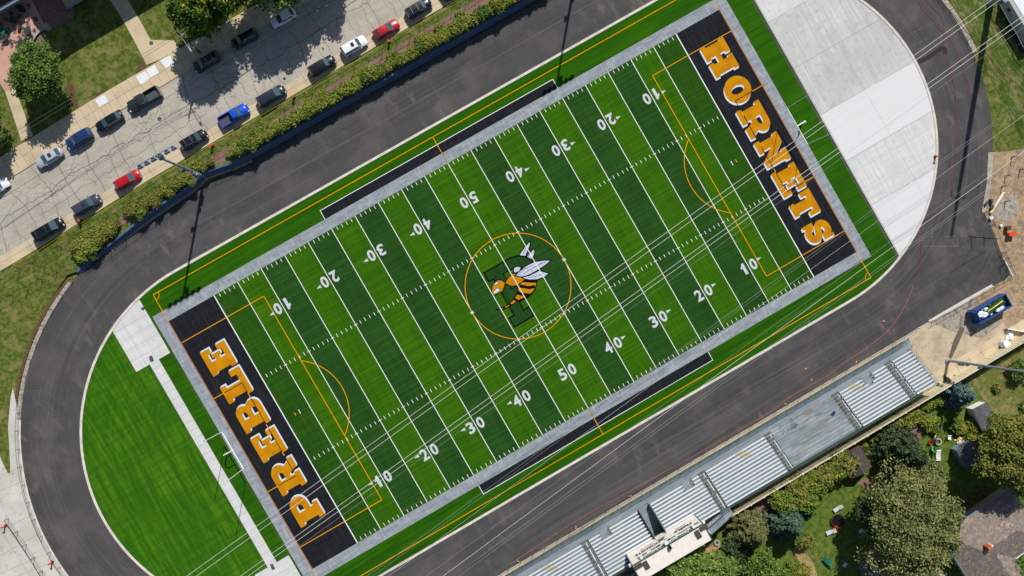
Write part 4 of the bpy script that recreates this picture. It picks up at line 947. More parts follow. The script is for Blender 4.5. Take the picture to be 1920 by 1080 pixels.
rail([(28.0, YF-2*RD, ZP+.5), (29.8, YF-2*RD, ZP+.5)], .9, 1.0, 'bay_railing', 'mesh_black', 'riser', .03)
# tunnel walls
m = MB(); yt_ = YF-10*RD
for x in TUN: m.add([(x, YF, ZP-.2), (x, yt_, ZP-.2), (x, yt_, ZP+RH*11+.9), (x, YF, ZP+1.0)], [(0, 1, 2, 3)]); 
m.build('tunnel_wall', M['riser'], BL)
m = MB(); 
for x in TUN: m.tube((x, YF, ZP+1.0), (x, yt_, ZP+RH*11+.9), .06, n=6)
m.build('tunnel_rail', M['teal'], BL)
m = MB(); n = 12
for i in range(n): m.box(TUN[0]+.02, TUN[1]-.02, YF-(i+1)*.48, YF-i*.48-.03, ZP-.25-i*.02, ZP-.12-i*.02)
m.build('tunnel_deck', M['tread'], BL)
# end steps
m = MB()
for i in range(6): m.box(XR-.45+i*.28, XR-.2+i*.28, -1.5, -.2, ZP-.17*(i+1)-.05, ZP-.17*(i+1))
m.build('entry_steps', M['galv'], BL); rail([(XR-.4, -.2, ZP), (XR+1.3, -.2, 0.05)], .95, 1.0, 'stair_railing', 'mesh_black', 'galv'); rail([(XR-.4, -1.5, ZP), (XR+1.3, -1.5, .05)], .95, 1.0, 'stair_railing', 'mesh_black', 'galv')
o = MB(); o.obox((0, 0), (1, .4), .7, .5, 0, .12); o.obox((.15, .05), (1, .4), .35, .3, .125, .2); o = o.build('folded_jacket', mat('navy_cloth', (40, 62, 110))); p = G(1564, 775, 2.6); o.location = (p[0], p[1], 2.35); tag(o, 'small navy bundle lying on the bare grey treads', 'bundle')
# press box
PX = thing('press_box', 'white ribbed metal press box with green trim on top of the bleachers', 'press box', (0, -48.45, 0))
w0, w1, z0, z1 = -6.85, 6.4, 2.9, 8.9; D = 2.9
m = MB(); m.box(w0, w1, -D, 0, z0, z1); x = w0+.15
while x < w1-.1: m.box(x, x+.05, 0, .035, z0, z1-.05); m.box(x, x+.05, -D, -.02, z1, z1+.045); x += .32
m.build('walls', M['siding'], PX)
m = MB(); m.box(w0-.08, w1+.08, -.05, .12, z1-.04, z1+.12); m.box(w0-.14, w0-.003, -D, .05, z0, z1+.1); m.box(w1+.003, w1+.14, -D, .05, z0, z1+.1); m.build('green_trim', M['teal'], PX)
MB().box(w0, w1, .05, .10, z0-.05, z0+.08).build('base_flashing', M['soil'], PX)
for xa in (-5.6, -3.0, .55-.7, 2.2, 4.3):
    for dx in (0, .95):
        o = MB().box(xa+dx, xa+dx+.88, .04, .07, 7.0, 7.62).build('window', M['dark_glass' if int(xa*10+dx) % 2 else 'gutter'], PX); MB().box(xa+dx-.05, xa+dx+.93, .035, .05, 6.93, 7.69).build('frame', M['seat_alu'], o)
def sign(txt, cx, cz, size, mt, nm='lettering', sx=1.0, par=None):
    vs, fs = text_mesh(txt, size, .03*size)
    # on the field-facing wall (+Y); text right is world -X for a reader standing on the field
    MB().add([(cx-v.x*sx, .05, cz+v.y) for v in vs], [f for f in fs]).build(nm, M[mt], PX)
sign('HORNETS', -3.3, 5.85, 1.05, 'emb_black'); sign('PREBLE', 3.5, 5.85, 1.05, 'emb_black')
sign('HOME OF THE', -3.2, 4.95, .38, 'emb_black'); sign('GREEN BAY', 3.3, 4.95, .38, 'emb_black')
sign('WELCOME TO PREBLE STADIUM', 0, 8.28, .72, 'emb_black', sx=1.0)
m = MB(); m.box(-1.4, .3, .04, .06, 4.9, 5.05); m.box(-1.1, 0, .04, .06, 5.25, 5.6); m.box(-.9, -.2, .04, .06, 5.7, 5.95); m.box(-.3, .3, .04, .06, 6.2, 6.35); m.build('green_crest', M['teal'], PX)
for x in (-5.3, 4.5): o = MB().box(x, x+.8, -1.6, -.3, z1+.06, z1+.25); o.build('roof_unit', M['felt_dark'], PX)
for x in (-6.7, 5.6): MB().box(x, x+1.3, -.75, -.15, z1+.06, z1+.3).build('roof_unit', M['felt_dark'], PX)
MB().box(-.6, .1, .05, .5, 8.0, 8.9).build('camera_box', M['seat_alu'], PX); MB().box(-.35, .1, -.6, -.1, z1, z1+.7).build('antenna_box', M['black_metal'], PX)
for x in (4.7, -5.2): MB().box(x, x+.45, .05, .42, 7.9, 8.8).build('wall_lamp', M['seat_alu'], PX)
for x in (w0-.35, w1+.35): MB().tube((x, -.2, 7.6), (x, -.2, 8.1), .3, .2, 10).build('speaker', M['seat_alu'], PX)
# stair behind
t = thing('metal_stair', 'grey metal stair beside the press box climbing to the top row of the bleachers', 'stair', (6.9, -50.2, 0))
m = MB()
for i in range(13): m.box(.35+i*.27, .55+i*.27, -1.5, -.3, 5.2-i*.13, 5.26-i*.13)
m.build('steps', M['tread'], t); m = MB(); m.box(3.85, 5.4, -1.7, .2, 3.4, 3.5).build('landing', M['galv'], t); MB().box(0, .35, -1.5, -.3, 5.2, 5.28).build('landing', M['galv'], t)
m = MB()
for y in (-.28, -1.52): m.add([(.1, y, 4.9), (4.2, y, 3.1), (4.2, y, 4.4), (.1, y, 6.3)], [(0, 1, 2, 3)]); m.add([(.1, y+.03, 4.9), (4.2, y+.03, 3.1), (4.2, y+.03, 4.4), (.1, y+.03, 6.3)], [(3, 2, 1, 0)])
m.build('side_panel', M['galv'], t); m = MB(); m.box(4.3, 4.4, -.2, -.1, 0, 3.4).box(5.2, 5.3, -1.6, -1.5, 0, 3.4).box(4.3, 4.4, -1.6, -1.5, 0, 3.4).build('support', M['galv'], t)
m = MB(); m.add([(.4, -.15, 3.5), (4.0, .35, 3.32), (.4, .55, 3.5)], [(0, 1, 2)]); m.build('white_panel', M['siding'], t)

# ---------- cars ----------
def car(kind, col, label, p, z, rz, Lg=4.7, sunroof=False, rails=False, group='cars parked along the street'):
    t = thing({'pickup': 'parked_pickup', 'van': 'parked_minivan'}.get(kind, 'parked_car'), label, {'pickup': 'pickup truck', 'van': 'minivan', 'suv': 'suv', 'sedan': 'car', 'hatch': 'car'}[kind], (p[0], p[1], z), rz, group)
    pm = paint(*col)
    S = {'sedan': dict(W=1.82, bel=.92, hood=.80, tr=.98, top=1.43, ws=.25, we=.44, re=.80, rb=.93),
         'hatch': dict(W=1.78, bel=.95, hood=.86, tr=.98, top=1.50, ws=.23, we=.40, re=.90, rb=.985),
         'suv': dict(W=1.88, bel=1.08, hood=1.02, tr=1.10, top=1.74, ws=.245, we=.385, re=.93, rb=.99),
         'van': dict(W=1.96, bel=1.08, hood=1.02, tr=1.10, top=1.76, ws=.19, we=.36, re=.94, rb=.99),
         'pickup': dict(W=1.98, bel=1.15, hood=1.10, tr=1.15, top=1.88, ws=.27, we=.36, re=.555, rb=.585)}[kind]
    W = S['W']/2; L = Lg; X = lambda f: L/2-f*L
    # body: loft of cross sections front -> rear
    st = [(0.0, .60, .42, .62), (.012, .80, .30, .68), (.05, .93, .26, S['hood']-.12), (.10, .985, .25, S['hood']-.05), (S['ws'], 1.0, .25, S['bel']-.02), (.5, 1.0, .25, S['bel']), (.75, 1.0, .25, S['bel']+.01), (.90, .985, .26, S['tr']), (.965, .95, .28, S['tr']-.02), (.992, .86, .34, S['tr']-.12), (1.0, .76, .45, S['tr']-.25)]
    if kind == 'pickup': st = [s for s in st if s[0] < .56]+[(.585, 1.0, .3, S['bel'])]
    m = MB(); N = 9
    for f, w, zl, zt in st:
        w *= W; x = X(f)
        m.v += [(x, -w*.93, zl), (x, -w, zl+(zt-zl)*.35), (x, -w*.985, zl+(zt-zl)*.8), (x, -w*.90, zt-.015), (x, 0, zt+.03), (x, w*.90, zt-.015), (x, w*.985, zl+(zt-zl)*.8), (x, w, zl+(zt-zl)*.35), (x, w*.93, zl)]
    for i in range(len(st)-1):
        for j in range(N-1): a = i*N+j; m.f.append((a, a+1, a+N+1, a+N)); m.m.append(0)
    m.f.append(tuple(range(N-1, -1, -1))); m.m.append(0); k = (len(st)-1)*N; m.f.append(tuple(range(k, k+N))); m.m.append(0)
    body = m.build('body', pm, t, smooth=True)
    # greenhouse
    zb_ = S['bel']-.02; zt_ = S['top']
    xa, xb, xc, xd = X(S['ws']), X(S['we']), X(S['re']), X(S['rb']); wb = W*.90; wt = W*.74
    def quad(nm, pts, mt, par=t, thick=None): return MB().add(pts, [tuple(range(len(pts)))]).build(nm, mt, par)
    core = MB().add([(xa, -wb*.93, zb_), (xa, wb*.93, zb_), (xd, wb*.93, zb_), (xd, -wb*.93, zb_), (xb, -wt, zt_-.03), (xb, wt, zt_-.03), (xc, wt, zt_-.03), (xc, -wt, zt_-.03)], [(0, 1, 5, 4), (1, 2, 6, 5), (2, 3, 7, 6), (3, 0, 4, 7), (4, 5, 6, 7)])
    core.build('cabin_pillars', pm, t)
    e = .012
    def glass(nm, A_, inset, outv):
        c = sum((Vector(a) for a in A_), Vector())/len(A_); n = Vector(outv).normalized()*e
        quad(nm, [tuple(Vector(a).lerp(c, inset)+n) for a in A_], M['car_glass'])
    glass('windshield', [(xa, -wb*.93, zb_+.02), (xa, wb*.93, zb_+.02), (xb, wt, zt_-.03), (xb, -wt, zt_-.03)], .07, (.5, 0, 1))
    glass('rear_window', [(xd, wb*.93, zb_+.08), (xd, -wb*.93, zb_+.08), (xc, -wt, zt_-.03), (xc, wt, zt_-.03)], .12, (-.5, 0, 1))
    for s in (-1, 1):
        xm = (xb+xc)/2
        for u0, u1 in ((xa, xm), (xm, xd)):
            tb = lambda x: xb-.02 if x == xa else (xc+.02 if x == xd else x)
            P = [(u0-(.25 if u0 == xa else 0), s*wb*.93, zb_+.04), (u1+(.2 if u1 == xd else 0), s*wb*.93, zb_+.04), (tb(u1), s*wt, zt_-.06), (tb(u0), s*wt, zt_-.06)]
            if s > 0: P = P[::-1]
            glass('side_window', P, .08, (0, s, .35))
    # roof, slightly crowned
    m = MB(); nx = 6
    for i in range(nx+1):
        u = i/nx; x = xb+(xc-xb)*u; cr = .035*math.sin(PI*min(max(u, .08), .92)); sh = .93 if i in (0, nx) else 1
        m.v += [(x, -wt*sh*1.02, zt_-.03), (x, -wt*.7*sh, zt_+cr), (x, 0, zt_+cr*1.3), (x, wt*.7*sh, zt_+cr), (x, wt*sh*1.02, zt_-.03)]
    for i in range(nx):
        for j in range(4): a = i*5+j; m.f.append((a, a+1, a+6, a+5)); m.m.append(0)
    rf = m.build('roof', pm, t, smooth=True)
    if sunroof: x = xb-.45; MB().box(x-.55, x, -wt*.52, wt*.52, zt_+.03, zt_+.052).build('sunroof', M['dark_glass'], rf)
    if rails:
        for s in (-1, 1): MB().tube((xb-.2, s*wt*.92, zt_+.06), (xc+.2, s*wt*.92, zt_+.06), .022, n=5).build('roof_rail', M['chrome'], t)
        for x in (xb-.75, xc+.7): MB().tube((x, -wt*.9, zt_+.08), (x, wt*.9, zt_+.08), .02, n=5).build('cross_bar', M['chrome'], t)
    if kind == 'pickup':
        x0, x1 = X(.59), X(1.0); zt2 = 1.12
        MB().box(x1, x0, -W*.97, W*.97, .35, .62).build('bed_floor', M['riser'], t)
        for s in (-1, 1): MB().box(x1, x0, min(s*W*.86, s*W*.99), max(s*W*.86, s*W*.99), .36, zt2).build('bed_side', pm, t)
        MB().box(x1-.02, x1+.07, -W*.96, W*.96, .5, zt2-.01).build('tailgate', pm, t); MB().box(x0-.07, x0+.0, -W*.96, W*.96, .5, zt2-.01).build('bed_front', pm, t); MB().box(x1-.22, x1-.03, -W*.9, W*.9, .38, .55).build('rear_bumper', M['chrome'], t)
    for s in (-1, 1):
        MB().tube((xa-.28, s*(W+.02), zb_+.08), (xa-.28, s*(W+.2), zb_+.1), .075, .06, 7).build('mirror', pm, t)
        MB().box(X(.055), X(.018), min(s*W*.52, s*W*.80), max(s*W*.52, s*W*.80), S['hood']-.30, S['hood']-.16).build('headlight', M['lamp_clear'], t)
        x = X(1.0); MB().box(x-.012, x+.20, min(s*W*.60, s*W*.90), max(s*W*.60, s*W*.90), S['tr']-.30, S['tr']-.05).build('tail_light', M['lamp_red'], t)
    MB().box(X(.03), X(-.002), -W*.38, W*.38, .46, .60).build('grille', M['black_metal'], t)
    for fx in (.18, .80):
        for s in (-1, 1):
            w = MB().tube((X(fx), s*(W-.2), .34), (X(fx), s*(W+.012), .34), .34, n=14).build('wheel', M['tyre'], t); MB().tube((X(fx), s*(W+.005), .34), (X(fx), s*(W+.02), .34), .2, n=10).build('rim', M['rim'], w)
    return t
SD = .022
BK = ('black', (16, 18, 24)); NV = ('navy', (24, 52, 110)); SV = ('silver', (176, 182, 192)); WH = ('white', (238, 238, 240)); RD_ = ('red', (176, 16, 28)); BL_ = ('blue', (16, 78, 196)); GR = ('charcoal', (62, 64, 74)); SL = ('slate', (34, 40, 54)); GP = ('graphite', (42, 46, 46))
for px, py, kd, c, lb, d, Lg, sr, rr_ in (
  (-8, 352, 'sedan', WH, 'white car cut by the left edge of the frame, on the far lane', 1, 4.6, 0, 0),
  (92, 295, 'sedan', SV, 'silver sedan with a small dark sunroof on the far kerb', -1, 4.75, 1, 0),
  (148, 260, 'suv', NV, 'dark blue wagon parked between the silver sedan and a black sedan', -1, 4.7, 1, 0),
  (205, 227, 'sedan', BK, 'black sedan between the dark blue wagon and the dark pickup', -1, 4.85, 0, 0),
  (269, 187, 'pickup', GP, 'dark pickup with an empty bed parked at the far kerb', -1, 5.9, 0, 0),
  (387, 116, 'suv', BK, 'black suv in the tree shadow beside the utility pole', -1, 4.75, 0, 1),
  (458, 73, 'suv', BK, 'black suv in the tree shadow between another black suv and the white sedan', -1, 4.7, 0, 1),
  (531, 33, 'sedan', WH, 'white sedan just outside the tree shadow on the far kerb', -1, 4.5, 0, 0),
  (91, 430, 'van', BK, 'long black van with roof bars at the lower left of the near kerb', 1, 5.5, 0, 1),
  (163, 384, 'suv', GR, 'dark grey suv with a sunroof between the black van and the red hatchback', 1, 4.9, 1, 0),
  (239, 337, 'hatch', RD_, 'bright red hatchback parked near the floodlight heads', 1, 4.6, 0, 0),
  (364, 262, 'suv', BK, 'black suv with roof bars just right of the floodlight heads', 1, 4.7, 1, 1),
  (439, 216, 'pickup', BL_, 'bright blue pickup with its bed towards the left', 1, 5.3, 0, 0),
  (509, 180, 'van', SL, 'slate coloured minivan between the blue pickup and a black suv', 1, 5.1, 0, 0),
  (604, 123, 'suv', BK, 'black suv between the slate minivan and the white suv', 1, 4.8, 0, 0),
  (664, 86, 'suv', WH, 'white suv with a dark sunroof on the near kerb', 1, 4.6, 1, 0),
  (724, 55, 'sedan', RD_, 'dark red sedan next to the white suv', 1, 4.7, 0, 0),
  (785, 15, 'suv', BK, 'black suv with roof bars near the top edge of the frame', 1, 4.7, 0, 1),
  (850, -18, 'sedan', GR, 'dark car cut off by the top edge beyond the last black suv', 1, 4.7, 0, 0)):
    p = GN(px, py, .75); car(kd, c, lb, p, HN(p[0])+.016, SD if d > 0 else PI+SD, Lg, bool(sr), bool(rr_))
# manholes
for a, b in ((284, 81), (299, 223)):
    p = GN(a, b); z = HN(p[0])+(.10 if b < 100 else .02); o = MB().tube((0, 0, 0), (0, 0, .012), .34, n=16).build('manhole_cover', M['riser']); o.location = (p[0], p[1], z); tag(o, 'round manhole cover in the entrance walk' if b < 100 else 'round manhole cover in the cracked street', 'manhole cover')
# ---------- vegetation ----------
def leafquads(Cn, size, flat=.55, asp=1.5):
    n = len(Cn); v = RNG.normal(size=(n, 3)); v[:, 2] = np.abs(v[:, 2])+flat; v /= np.linalg.norm(v, axis=1)[:, None]
    a = RNG.normal(size=(n, 3)); a -= (a*v).sum(1)[:, None]*v; a /= np.linalg.norm(a, axis=1)[:, None]
    b = np.cross(v, a); s = size*RNG.uniform(.6, 1.25, size=(n, 1))
    a = a*s*asp/2; b = b*s/2
    return np.stack([Cn-a*.9, Cn+b, Cn+a*1.1, Cn-b], 1)
def sph(n, zmin=-.35):
    d = RNG.normal(size=(n*3, 3)); d /= np.linalg.norm(d, axis=1)[:, None]; d = d[d[:, 2] > zmin]; return d[:n]
def broad(R_, zb, zt, n, size, clump=16, lobes=9, squash=(1, 1)):
    zc = (zb+zt)/2; rz = (zt-zb)/2
    L = [(0, 0, zc, R_*.72, R_*.72, rz*.95)]
    for i in range(lobes):
        a = 2*PI*(i+random.random()*.7)/lobes; r = R_*random.uniform(.42, .66); q = R_*random.uniform(.24, .5)
        L.append((r*math.cos(a), r*math.sin(a), zc+random.uniform(-.45, .45)*rz, q, q, rz*random.uniform(.45, .7)))
    for i in range(lobes*4):
        a = random.uniform(0, 2*PI); e_ = math.acos(random.uniform(.05, 1)); q = R_*random.uniform(.15, .26); s_ = math.sin(e_)
        L.append((R_*.82*s_*math.cos(a), R_*.82*s_*math.sin(a), zc+rz*.72*math.cos(e_), q, q, q*.8))
    for i in range(lobes//2): a = random.uniform(0, 2*PI); r = R_*random.uniform(.0, .4); L.append((r*math.cos(a), r*math.sin(a), zc+rz*random.uniform(.35, .6), R_*.32, R_*.32, rz*.4))
    L = np.array(L); w = L[:, 3]**1.6; w /= w.sum(); nc = n//clump
    k = RNG.choice(len(L), nc, p=w); d = sph(nc); nc = len(d); k = k[:nc]
    rad = RNG.uniform(.72, 1.04, size=(nc, 1))
    c = L[k, :3]+d*L[k, 3:6]*rad
    P = np.repeat(c, clump, 0)+RNG.normal(size=(nc*clump, 3))*np.array([.30, .30, .22])*(R_/6)**.4*(1+RNG.random((nc*clump, 1))*.4)
    an = np.arctan2(P[:, 1], P[:, 0]); p = [random.uniform(0, 6.28) for _ in range(6)]
    f = 1+.09*np.sin(2*an+p[0])+.07*np.sin(3*an+p[1])+.05*np.sin(5*an+p[2])+.04*np.sin(9*an+p[3])
    P[:, 0] *= squash[0]*f; P[:, 1] *= squash[1]*f; k_ = 5.2/R_+.35
    P[:, 2] += .09*R_*np.sin(P[:, 0]*k_*1.3+p[4])*np.sin(P[:, 1]*k_*1.3+p[5])*np.clip((P[:, 2]-zb)/(zt-zb), 0, 1)
    return leafquads(P, size)
def conifer(R_, H, n, size, pw=.85, zb=.6, asp=2.2, droop=.18):
    P = []; wh = max(9, int(H*1.7)); tot = 0
    zs = np.linspace(zb, H*.985, wh); rs = R_*(1-(zs-zb)/(H-zb+.01))**pw+.12
    for z, r in zip(zs, rs):
        k = max(5, int(6+r*1.7)); nb = max(6, int(n*r/ rs.sum()/k)); a0 = random.uniform(0, 2*PI)
        for i in range(k):
            a = a0+2*PI*i/k+random.uniform(-.15, .15); rr = r*random.uniform(.62, 1.12)
            t = RNG.random(nb)**.7; w = (RNG.normal(size=nb))*(.07+.15*rr*(1-t)*.9+.05)
            x = np.cos(a)*t*rr-np.sin(a)*w; y = np.sin(a)*t*rr+np.cos(a)*w; zz = z-droop*t*rr+RNG.normal(size=nb)*.08
            P.append(np.stack([x, y, zz], 1))
    return leafquads(np.concatenate(P), size, .4, asp)
def limbs(R_, zb, zt, r):
    m = MB(); zc = zb+(zt-zb)*.35; m.tube((0, 0, -.1), (0, 0, zc), r, r*.6, 8)
    for i in range(6): a = 2*PI*i/6+random.random(); q = (R_*.5*math.cos(a), R_*.5*math.sin(a), zb+(zt-zb)*random.uniform(.45, .75)); m.tube((0, 0, zc*random.uniform(.6, .95)), q, r*.35, r*.1, 5)
    m.tube((0, 0, zc), (0, 0, zt-.3), r*.6, r*.1, 6); return m
def tree(name, label, p, z, Q, lf, R_, zb, zt, r=.22, cat='tree', group=None, part='crown'):
    t = thing(name, label, cat, (p[0], p[1], z), 0, group)
    quads(part, Q, LEAF[lf], t)
    (limbs(R_, zb, zt, r) if name not in ('spruce_tree', 'pine_tree') else MB().tube((0, 0, -.1), (0, 0, zt*.97), r, .03, 8)).build('trunk', M['bark'], t); return t
def at(px, py, zc, north=False):
    if north: p = GN(px, py, zc); return p, HN(p[0])
    return G(px, py, zc), 0.0
# street side trees
p, z = at(70, 138, 5, True); tree('deciduous_tree', 'round green tree beside the pink paved patio', p, z, broad(4.1, 2.2, 8, 18000, .26), 'green', 4.6, 1.5, 8)
p, z = at(380, -6, 8, True); tree('deciduous_tree', 'large tree turning yellow at its tips above the dark suvs', p, z, broad(5.9, 3, 12.5, 30000, .3), 'yellow', 6.3, 2.5, 12.5, .32)
p, z = at(505, -62, 8, True); tree('deciduous_tree', 'tree mostly above the top edge casting jagged shade on the street', p, z, broad(6.2, 3, 12, 14000, .36), 'green', 6, 2.5, 12, .3)
p, z = at(590, -88, 7, True); tree('deciduous_tree', 'farther tree beyond the top edge past the white sedan', p, z, broad(5.0, 3, 10, 10000, .36), 'green', 5, 2.5, 10, .3)
p, z = at(-40, 225, 5, True); tree('deciduous_tree', 'tree at the left edge beside the side walk', p, z, broad(4.2, 2, 8, 8000, .32), 'green', 4, 2, 8, .22)
# hedge: four prototypes, copied along the wall
protos = []
def shrub_at(proto, x, y, s, label, group, lf):
    z = HN(max(x, -62))
    r = dup(proto, (x, y, z), random.uniform(0, 6), label, group, (s, s, s*random.uniform(.85, 1.1)))
    return r
def mkshrub(lf, R_, h, n, size=.2):
    t = thing('hedge_shrub', 'dense yellow green shrub in the long hedge above the retaining wall', 'shrub', (0, 0, 0))
    quads('foliage', broad(R_, .25, h, n, size, 12, 7), LEAF[lf], t); m = MB()
    for i in range(4): a = i*1.6; m.tube((0, 0, -.05), (.4*R_*math.cos(a), .4*R_*math.sin(a), h*.7), .05, .02, 5)
    m.build('stem', M['bark'], t); return t
pr = [mkshrub('hedge', 1.15, 1.55, 2400), mkshrub('hedge', 1.05, 1.4, 2200), mkshrub('hedge', 1.2, 1.75, 2600), mkshrub('hedgey', 1.1, 1.5, 2300), mkshrub('green', 1.1, 1.7, 2200)]
used = set()
def put(i, x, y, s, label, group):
    z = HN(max(x, -62))
    if i not in used:
        used.add(i); t = pr[i]; t.location = (x, y, z); t.scale = (s, s, s); t['label'] = label; t['group'] = group
    else: dup(pr[i], (x, y, z), random.uniform(0, 6), label, group, (s, s, s*random.uniform(.85, 1.1)))
lab = 'shrub packed into the continuous hedge above the straight retaining wall'
grp = 'shrubs of the continuous hedge'
x = -29.5
while x < 30:
    put(random.choice((0, 1, 2, 0, 1, 2, 4)), x, 43.2+random.uniform(-.15, .15), random.uniform(.85, 1.05), lab, grp)
    if x > -27 and random.random() < .35: put(random.choice((0, 1, 2)), x+.5, 44.35+.012*(x+30)*.6+random.uniform(-.2, .2), random.uniform(.6, .85), lab, grp)
    x += 1.35
def cluster(L, labs, grp_):
    for (a, b, s, i) in L:
        p = GN(a, b, 1.2); put(i, p[0], p[1], s, labs, grp_)
cluster([(143,462,1.0,3),(157,447,1.1,0),(150,480,.9,0),(170,462,1.1,0),(166,438,1.0,3),(185,445,1.1,3),(182,428,.95,0),(200,432,1.0,3),(170,478,.7,4),(197,420,.8,0),(212,420,.85,3),(205,428,.8,0)], 'shrub in the big olive clump at the left end of the retaining wall', 'shrubs of the left end clump')
cluster([(238,393,.8,3),(250,390,1.0,3),(262,393,.9,0),(272,378,.9,3),(258,403,.7,3),(282,372,.8,3),(290,378,.75,3)], 'golden green shrub in the second clump, left of the floodlight pole', 'shrubs of the second clump')
cluster([(300,358,.8,3),(312,350,.9,0),(325,345,.9,3),(318,360,.7,3),(335,338,.8,3),(345,330,.8,0),(355,340,.65,3)], 'golden shrub in the clump just left of the floodlight pole', 'shrubs of the clump beside the pole')
cluster([(367,311,.75,0),(378,307,.8,0),(392,303,.6,3)], 'yellow green shrub right above the floodlight pole foot', 'shrubs above the pole foot')
cluster([(426,288,.45,0)], 'single small round bush in the bare mulch right of the floodlight pole', 'lone bush in the mulch')
for i, t in enumerate(pr):
    if i not in used: bpy.data.objects.remove(t)
# back yard trees
p, z = at(1806, 741, 3.5); tree('spruce_tree', 'blue spruce beside the light grey roofed shed', p, z, conifer(3.2, 6.6, 9000, .2, .8), 'blue', 3, 1, 6.6)
p, z = at(1697, 848, 5); tree('spruce_tree', 'dark green spruce in the middle of the back yards above the huge tree', p, z, conifer(4.8, 11.5, 15000, .26, .75), 'fir', 4, 1, 11.5)
p, z = at(1706, 982, 8); tree('willow_tree', 'huge olive coloured tree, widest crown of the back yards', p, z, broad(8.2, 2.8, 13.5, 60000, .27, 14, 13), 'olive', 8, 3, 12.5, .4)
p, z = at(1648, 955, 5); tree('deciduous_tree', 'darker lower tree on the left flank of the huge olive tree', p, z, broad(4.0, 2, 8.5, 10000, .3), 'fir', 3.8, 2, 8.5)
p, z = at(1735, 900, 5); tree('deciduous_tree', 'small olive tree between the dark spruce and the huge tree', p, z, broad(3.4, 2, 7.5, 8000, .28), 'olive', 3.2, 2, 7.5)
p, z = at(1895, 850, 6); tree('deciduous_tree', 'broad green brown tree at the right edge overlapping the small shed', p, z, broad(6.6, 2.5, 11.5, 36000, .28), 'hedgey', 6.4, 3, 11.5, .35)
for i, (a, b, s) in enumerate(((1470, 940, 2.3), (1496, 920, 2.4), (1524, 905, 2.2), (1545, 893, 2.0), (1512, 938, 2.0), (1582, 868, 2.2), (1562, 882, 1.8))):
    p, z = at(a, b, 2); lb = ['leftmost bushy shrub of the row beyond the beige fence', 'second bushy shrub from the left beyond the beige fence', 'middle bushy shrub beyond the beige fence', 'bushy shrub right of the middle one beyond the beige fence', 'bushy shrub standing on the lawn side of the row', 'bushy shrub covering the corner of the dark gabled shed', 'bushy shrub just left of the dark gabled shed'][i]
    tree('bushy_shrub', lb, p, z, broad(s, .3, 3.6, 5200, .24), 'hedgey' if i % 2 else 'hedge', s, .4, 3.4, .1, 'shrub', 'shrubs beyond the beige fence', 'foliage')
p, z = at(1484, 985, 4); tree('spruce_tree', 'blue green spruce with layered boughs beside the lawn chairs', p, z, conifer(3.9, 7.0, 11000, .24, .7), 'bluegreen', 3.5, 1, 7)
p, z = at(1505, 1012, 1.5); tree('bushy_shrub', 'reddish green shrub at the foot of the blue green spruce', p, z, broad(1.6, .2, 2.0, 3000, .2), 'hedgey', 1.4, .3, 2, .08, 'shrub', None, 'foliage')
p, z = at(1408, 995, 4); tree('pine_tree', 'pale olive pine with feathery boughs close behind the press box stair', p, z, conifer(4.1, 8.5, 15000, .26, .6, .8, 2.6), 'pine', 4, 1, 8.5)
p, z = at(1283, 1075, 5); tree('deciduous_tree', 'bright green tree covering the back corner of the press box', p, z, broad(4.8, 2, 9, 15000, .34, 14), 'bright', 4.6, 2, 9)
p, z = at(1345, 1062, 4); tree('deciduous_tree', 'smaller bright tree right of the one covering the press box', p, z, broad(3.0, 1.5, 6.5, 7000, .3), 'bright', 2.8, 1.5, 6.5, .15)
p, z = at(1430, 1085, 5); tree('deciduous_tree', 'green tree cut by the bottom edge below the pale pine', p, z, broad(4.0, 2, 8, 10000, .32), 'green', 3.8, 2, 8)
p, z = at(1495, 1075, 1.5); tree('bushy_shrub', 'lime green bushes at the bottom edge beside the straw strip', p, z, broad(2.0, .2, 2.6, 4000, .24), 'garden', 1.8, .3, 2.4, .08, 'shrub', None, 'foliage')
p, z = at(1376, 1030, 2); tree('deciduous_tree', 'dark small tree in the shade left of the pale pine', p, z, broad(2.6, 1, 4.5, 5000, .28), 'fir', 2.4, 1, 4.5, .12)
p, z = at(1770, 1035, 4); tree('spruce_tree', 'slender green spruce touching the brown shingle roof', p, z, conifer(2.6, 6.5, 7000, .24, .8), 'bluegreen', 2.4, 1, 6.5)
p, z = at(1905, 1068, 2); tree('bushy_shrub', 'dark green bush in the lower right corner', p, z, broad(3.0, .3, 3.4, 7000, .26), 'green', 2.8, .4, 3.2, .1, 'shrub', None, 'foliage')
p, z = at(1915, 693, 1.5); tree('bushy_shrub', 'low green bush at the right edge under the floodlight pole', p, z, broad(1.9, .2, 2.2, 3500, .2), 'green', 1.7, .3, 2, .06, 'shrub', None, 'foliage')
GP_ = [(1655,800,1.2),(1668,790,1.1),(1684,785,1.2),(1698,778,1.2),(1712,770,1.1),(1735,757,1.1),(1748,752,1.0),(1722,782,1.1),(1740,792,1.2),(1752,800,1.0),(1760,790,.9),(1795,797,1.2),(1803,803,.9),(1828,800,1.2),(1838,812,1.2),(1820,790,.8),(1765,752,.9),(1660,815,1.0),(1640,826,.7),(1622,835,.5),(1629,852,.5),(1650,836,.8),(1705,792,.9),(1820,815,1.0),(1608,862,.5)]
gp = None
for i, (a, b, s) in enumerate(GP_):
    p = G(a, b, .6); lb = 'leafy yellow green garden plant in the planted beds beside the beige fence'
    if gp is None: gp = tree('garden_plant', lb, p, 0, broad(1.05, .05, 1.2, 1300, .2, 10, 6), 'garden', .9, .1, 1.1, .04, 'plant', 'garden bed plants', 'foliage'); gp2 = None
    elif i == 1: gp2 = tree('garden_plant', lb, p, 0, broad(1.05, .05, 1.3, 1300, .2, 10, 6), 'hedge', .9, .1, 1.1, .04, 'plant', 'garden bed plants', 'foliage')
    else: dup(random.choice((gp, gp2)), (p[0], p[1], 0), random.uniform(0, 6), lb, 'garden bed plants', (s,)*3)
